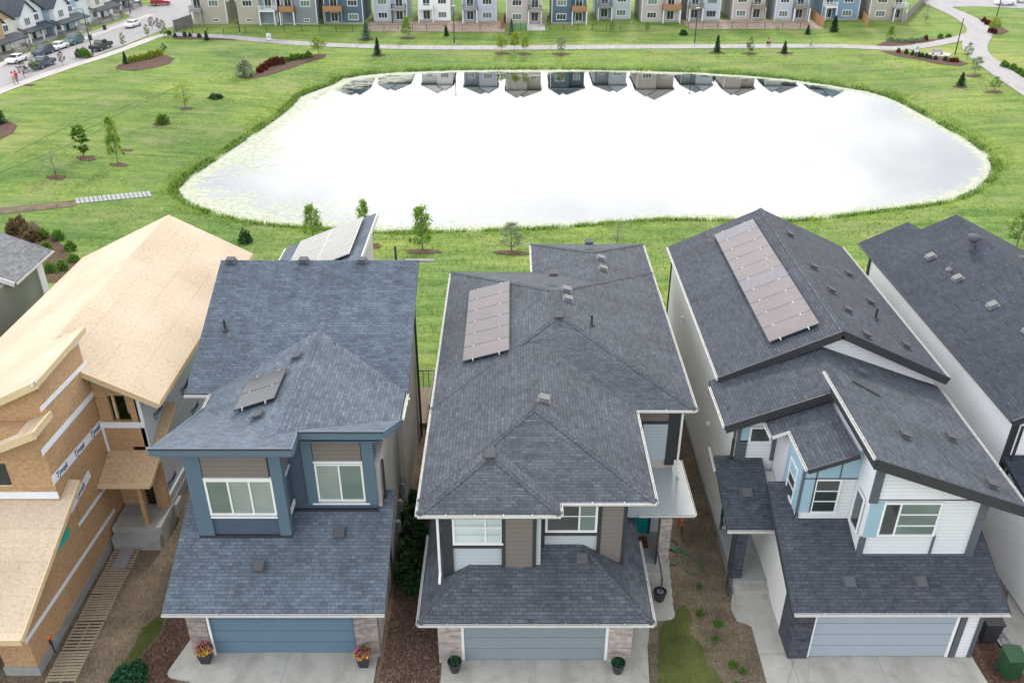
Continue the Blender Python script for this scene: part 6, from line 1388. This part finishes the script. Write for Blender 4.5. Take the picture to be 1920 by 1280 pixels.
# ---------------------------------------------------------------- people
def person(loc, pose, colors, label, rz=0, s=1.0):
    """one skinned figure; joints laid out as connected edges"""
    J = {'stand': {'pel':(0,0,.95),'che':(0,0,1.30),'nek':(0,0,1.50),'hed':(0,.02,1.62),'top':(0,.03,1.76),
         'shl':(-.18,0,1.43),'ell':(-.24,.03,1.15),'hal':(-.22,.12,.90),'shr':(.18,0,1.43),'elr':(.24,-.02,1.15),'har':(.24,.04,.90),
         'hil':(-.10,0,.90),'knl':(-.11,.10,.50),'anl':(-.11,.05,.08),'tol':(-.11,.20,.04),'hir':(.10,0,.90),'knr':(.11,.0,.48),'anr':(.11,-.20,.10),'tor':(.11,-.08,.04)},
         'crouch': {'pel':(0,-.1,.42),'che':(0,.08,.72),'nek':(0,.16,.88),'hed':(0,.22,.98),'top':(0,.26,1.11),
         'shl':(-.18,.13,.83),'ell':(-.26,.32,.62),'hal':(-.16,.50,.50),'shr':(.18,.13,.83),'elr':(.26,.32,.62),'har':(.16,.50,.50),
         'hil':(-.11,-.08,.40),'knl':(-.20,.34,.52),'anl':(-.16,.08,.08),'tol':(-.17,.22,.04),'hir':(.11,-.08,.40),'knr':(.20,.34,.52),'anr':(.16,.08,.08),'tor':(.17,.22,.04)}}[pose]
    Rr = {'pel':.15,'che':.15,'nek':.06,'hed':.095,'top':.06,'shl':.07,'ell':.045,'hal':.035,'shr':.07,'elr':.045,'har':.035,'hil':.10,'knl':.065,'anl':.045,'tol':.04,'hir':.10,'knr':.065,'anr':.045,'tor':.04}
    ks = list(J); E = [('pel','che'),('che','nek'),('nek','hed'),('hed','top'),('che','shl'),('shl','ell'),('ell','hal'),('che','shr'),('shr','elr'),('elr','har'),('pel','hil'),('hil','knl'),('knl','anl'),('anl','tol'),('pel','hir'),('hir','knr'),('knr','anr'),('anr','tor')]
    T = thing('person', label, 'person', loc)
    def skin(name, kk, m, grow=0.0):
        ed = [e for e in E if e[0] in kk and e[1] in kk]; me = bpy.data.meshes.new(name); me.from_pydata([J[k] for k in kk], [(kk.index(a), kk.index(b)) for a, b in ed], [])
        o = bpy.data.objects.new(name, me); COL.objects.link(o); md = o.modifiers.new('skin', 'SKIN'); sv = me.skin_vertices[0].data
        for i, k in enumerate(kk): sv[i].radius = (Rr[k]+grow,)*2
        sv[0].use_root = True; sd_ = o.modifiers.new('sub', 'SUBSURF'); sd_.levels = 1; sd_.render_levels = 1
        bpy.context.view_layer.update(); m2 = bpy.data.meshes.new_from_object(o.evaluated_get(bpy.context.evaluated_depsgraph_get())); bpy.data.objects.remove(o)
        m2.materials.append(m); m2.name = name; q_ = bpy.data.objects.new(name, m2); COL.objects.link(q_); q_.parent = T; return q_
    skin('body', ks, colors[0]); skin('shirt', ['pel','che','nek','shl','ell','shr','elr'], colors[1], .02); skin('trousers', ['pel','hil','knl','anl','hir','knr','anr'], colors[2], .02)
    h = Vector(J['hed']); hair = MB().lathe([(.115,-.02),(.12,.05),(.105,.11),(.06,.15),(.01,.165)], 12, (h.x, h.y-.02, h.z)); o = part('hair', hair, colors[3], None) if False else meshobj('hair', hair.v, hair.f, colors[3]); o.parent = T
    T.rotation_euler = (0,0,rz); T.scale = (s,s,s); return T
sk = plain('skin', (.5,.3,.2), .6); hb = plain('dark_hair', (.04,.025,.02), .7); red = plain('red_shirt', (.6,.03,.06), .8); pk = plain('pale_pink_shirt', (.7,.45,.42), .8); jn = plain('grey_trousers', (.22,.25,.30), .8); co = plain('coral_shirt', (.65,.25,.18), .8); bt = plain('black_trousers', (.03,.03,.04), .8)
person(GR(28,160), 'stand', (sk, pk, plain('beige_trousers', (.45,.36,.3), .8), hb), 'person in a pale pink top walking on the left pavement', ang+1.6, 1.25); person(GR(34,158), 'stand', (sk, red, jn, hb), 'person in a red top and grey trousers walking on the left pavement', ang+1.6, 1.25)
person(GR(1441,85), 'crouch', (sk, co, bt, hb), 'person in a coral top and black trousers crouching beside the path', 2.4, 1.3)
# ---------------------------------------------------------------- pots, hose, mats, stakes, pallets
def planter(loc, label, kind, name='flower_planter'):
    x, y, z = loc; T = thing(name, label, 'planter', loc)
    if kind == 'flowers':
        mb = MB(); mb.v = [(x+a*s_, y+b*s_, z+h) for h, s_ in ((0,.15),(.55,.22),(.55,.19),(.48,.19)) for a, b in ((-1,-1),(1,-1),(1,1),(-1,1))]
        for r in range(3):
            for i in range(4): j = (i+1) % 4; mb.f.append((r*4+i, r*4+j, r*4+4+j, r*4+4+i))
        mb.f += [(3,2,1,0),(12,13,14,15)]; part('pot', mb, M['pot'], T)
        rg = np.random.default_rng(int(abs(x)*10)); 
        for nm, mm, n_, r_, s_ in (('leaves','l_mid',240,.27,.045),('pink_flowers','pinkflower',170,.30,.04),('yellow_flowers','yelflower',170,.30,.04)):
            u = rg.normal(size=(n_,3)); u /= np.linalg.norm(u,axis=1)[:,None]; u[:,2] = abs(u[:,2])
            if nm == 'yellow_flowers': u[:,1] = -abs(u[:,1]); u[:,2] *= .6
            V, F_ = leaves(np.array([x,y,z+.52])+u*r_*rg.uniform(.75,1.05,(n_,1)), s_, .8, 1, rg); meshobj(nm, V, F_, M[mm], T, uv=False)
    else:
        part('pot', MB().lathe([(.15,0),(.2,.2),(.24,.42),(.25,.45),(.21,.45),(.2,.38)], 18, loc), M['pot'], T)
        rg = np.random.default_rng(int(abs(x)*10)+3); u = rg.normal(size=(160,3)); u /= np.linalg.norm(u,axis=1)[:,None]; u[:,2] = abs(u[:,2])
        V, F_ = leaves(np.array([x,y,z+.42])+u*.19*rg.uniform(.5,1,(160,1)), .06, .8, 1, rg)
        if kind == 'agave': meshobj('plant', V, F_, M['l_agave'], T, uv=False)
        else: part('liner', MB().lathe([(.12,.40),(.13,.43),(.08,.43)], 14, loc), M['ventl'], T)
    return T
def ps(px, py, z): p = U(px, py, z=z); return (p.x, p.y, z)
planter(ps(388,1238,.1),'square black planter of pink and yellow flowers left of the blue garage door','flowers'); planter(ps(683,1245,.1),'square black planter of pink and yellow flowers right of the blue garage door','flowers')
planter(ps(853,1256,.1),'round black pot with green plant left of the grey garage door','agave','plant_pot'); planter(ps(1158,1258,.1),'round black pot with green plant right of the grey garage door','agave','plant_pot'); planter(ps(1236,1124,.09),'round black pot with a pale liner at the foot of the porch steps','liner','plant_pot')
pts = []
for i in range(90):
    t = i/89; pts.append([7.0+.55*math.cos(t*13)*(1-.3*t)+.75*t, 24.6+.42*math.sin(t*11)-.8*t+.5*(1-t), .045+.02*math.sin(i*.9)**2])
hp = [(1232,1008),(1238,1018),(1250,1026),(1266,1030),(1272,1022),(1262,1012),(1250,1012),(1243,1028),(1248,1046),(1262,1056),(1272,1050),(1270,1036),(1256,1028),(1262,1028),(1278,1034),(1300,1046),(1316,1056),(1318,1066),(1308,1074),(1290,1072),(1284,1060),(1288,1040),(1276,1028),(1256,1026),(1234,1030)]
hpt = [ps(x, y, .045) for x, y in hp]; cr_ = []
for i in range(len(hpt)-1):
    p0_, p1_, p2_, p3_ = (Vector(hpt[max(0,min(len(hpt)-1,j))]) for j in (i-1,i,i+1,i+2))
    for k in range(5): t = k/5; cr_.append(.5*((2*p1_)+(p2_-p0_)*t+(2*p0_-5*p1_+4*p2_-p3_)*t*t+(3*p1_-p0_-3*p2_+p3_)*t**3)+Vector((0,0,.02*(len(cr_) % 7)/7)))
solo('garden_hose', MB().tube(cr_, .022, 6), M['hose'], 'green garden hose lying in loops on the bare soil', 'hose', smooth=True)
solo('door_mat', MB().slab([(4.35,25.75,.775),(5.3,25.75,.775),(5.3,26.4,.775),(4.35,26.4,.775)],.02), M['mat'], 'brown door mat in front of the teal front door', 'door mat')
def stake(px, py, label, h=.8, m='binK', z=0):
    x, y, _ = ps(px, py, z); T = thing('pipe_stake', label, 'pipe', (x,y,z)); part('pipe', MB().tube([(x,y,z-.1),(x,y,z+h)], .06, 10), M[m], T); part('cap', MB().lathe([(.075,h-.02),(.075,h+.1),(.05,h+.13)], 10, (x,y,z)), M['orange'], T)
stake(101,1222,'orange-capped pipe beside the foundation corner of the unfinished house', .7); stake(307,1018,'orange-capped pipe beside the unfinished porch steps', .6); stake(1467,1182,'orange-capped pipe against the white house garage wall', .3); stake(1277,985,'thin orange stake in the soil between the houses', .5, 'orange')
def pallet(cx, cy, a, label, L_=1.35, W_=1.05, n=9, z=.12, board=False, tilt=0.0):
    T = thing('wooden_pallet', label, 'pallet', (0,0,0), 'pallets forming the plank walk')
    for u in (-.5, 0, .5): part('stringer', MB().box(u*(W_-.06)-.03,u*(W_-.06)+.03,-L_/2,L_/2,-.1,-.012), M['pallet'], T)
    for i in range(n): y0 = -L_/2+(L_-.1)*i/(n-1)+random.uniform(-.008,.008); part('deck_board', MB().box(-W_/2,W_/2,y0,y0+(.072 if n < 10 else .088),-.01,.012), M['pallet'], T)
    if board: part('plywood_sheet', MB().box(-W_*.24,W_*.30,-L_/2-.05,L_/2+.08,.015,.035), M['greyfence'], T)
    T.location = (cx,cy,z); T.rotation_euler = (tilt,0,a); return T
pal = [((131,1262),'nearest pallet of the plank walk, at the bottom edge',12,False),((165,1190),'pallet with wide gaps, second from the bottom of the plank walk',11,False),((188,1142),'dense slatted pallet in the middle of the plank walk',13,False),((207,1098),'dense slatted pallet below the one carrying a grey sheet',13,False),((228,1052),'pallet under a grey sheet at the porch steps',11,True)]
a_, b_ = Vector(ps(112,1278,.1)), Vector(ps(243,1022,.1)); dd_ = b_-a_; an = math.atan2(dd_.y, dd_.x)-math.pi/2; tot = dd_.length
for i, (q_, lb, n_, bo) in enumerate(pal):
    n_ = 9 if n_ < 12 else 10
    c_ = a_+dd_*((i+.5)/5); pallet(c_.x, c_.y, an+random.uniform(-.03,.03), lb, tot/5*.96, 1.0, n_, .12+.0*i, bo)
# clutter in the shaded gap: air conditioner, meters, fence boards
T = thing('air_conditioner', 'round air conditioner unit in the gap beside the middle house', 'air conditioner', (-2.75,31.2,0)); part('case', MB().box(-3.1,-2.45,30.9,31.6,.05,.85), M['dgrey'], T); part('fan_guard', MB().lathe([(.26,.0),(.28,.03),(.2,.04),(.19,.01)], 18, (-2.78,31.25,.86)), M['ventl'], T)
T = thing('gap_fence', 'grey board fence leaning in the gap beside the blue house', 'fence', (-3.4,31,0)); 
for i in range(5): part('board_panel', MB().box(-3.55,-3.48,28.9+i*1.3,30.1+i*1.3,0,1.7), M['grey_b'], T); part('post', MB().box(-3.6,-3.44,28.75+i*1.3,28.9+i*1.3,0,1.9), M['greyfence'], T)
for i, (y, z) in enumerate(((27.6,1.3),(28.3,1.6),(26.7,1.0))): solo('utility_meter', MB().box(-4.59,-4.4,y-.12,y+.12,z-.2,z+.2).lathe([(.09,.2),(.09,.3)],10,(-4.5,y,z)), M['ventl'], ('grey utility meter, lowest on the blue house side wall' if i == 2 else 'grey utility meter, middle one on the blue house side wall' if i == 0 else 'grey utility meter, highest on the blue house side wall'), 'meter')
T = thing('ladder', 'pale ladder leaning against the middle house in the gap', 'ladder', (-2.9,24.6,0))
for s_ in (0, .35): part('rail', MB().bar((-3.0-s_*.3,24.3+s_,.05),(-2.5,24.5+s_,3.3),.05,.05), M['alu'], T)
# flower pot on the rear deck and the orange flag
T = thing('hanging_basket', 'red flower basket on the corner of the rear deck railing', 'flower basket', (8.0,44.9,1.1)); part('pot', MB().lathe([(.12,-.05),(.22,.15),(.2,.2)], 14, (8.0,44.9,1.1)), M['pot'], T)
rg = np.random.default_rng(4); u = rg.normal(size=(260,3)); u /= np.linalg.norm(u,axis=1)[:,None]; V, F_ = leaves(np.array([8.0,44.9,1.42])+u*.33*rg.uniform(.6,1,(260,1)), .07, .8, 1, rg); meshobj('flowers', V, F_, M['redflower'], T, uv=False)
T = thing('garden_flag', 'small orange flag beyond the rear deck', 'flag', (8.2,47.5,tz(8.2,47.5))); z = tz(8.2,47.5); part('pole', MB().tube([(8.25,47.5,z),(8.25,47.5,z+3.4)],.02,6), M['white'], T); part('pennant', MB().slab([(8.25,47.5,z+3.4),(7.7,47.48,z+3.25),(8.25,47.5,z+3.1)],.01).poly([(8.25,47.5,z+3.4),(8.25,47.5,z+3.05),(7.75,47.47,z+3.22)]), M['orange'], T)
p = GR(1745, 640) if False else None
for o in list(COL.objects):
    if o.type == 'EMPTY': o.empty_display_size = .2
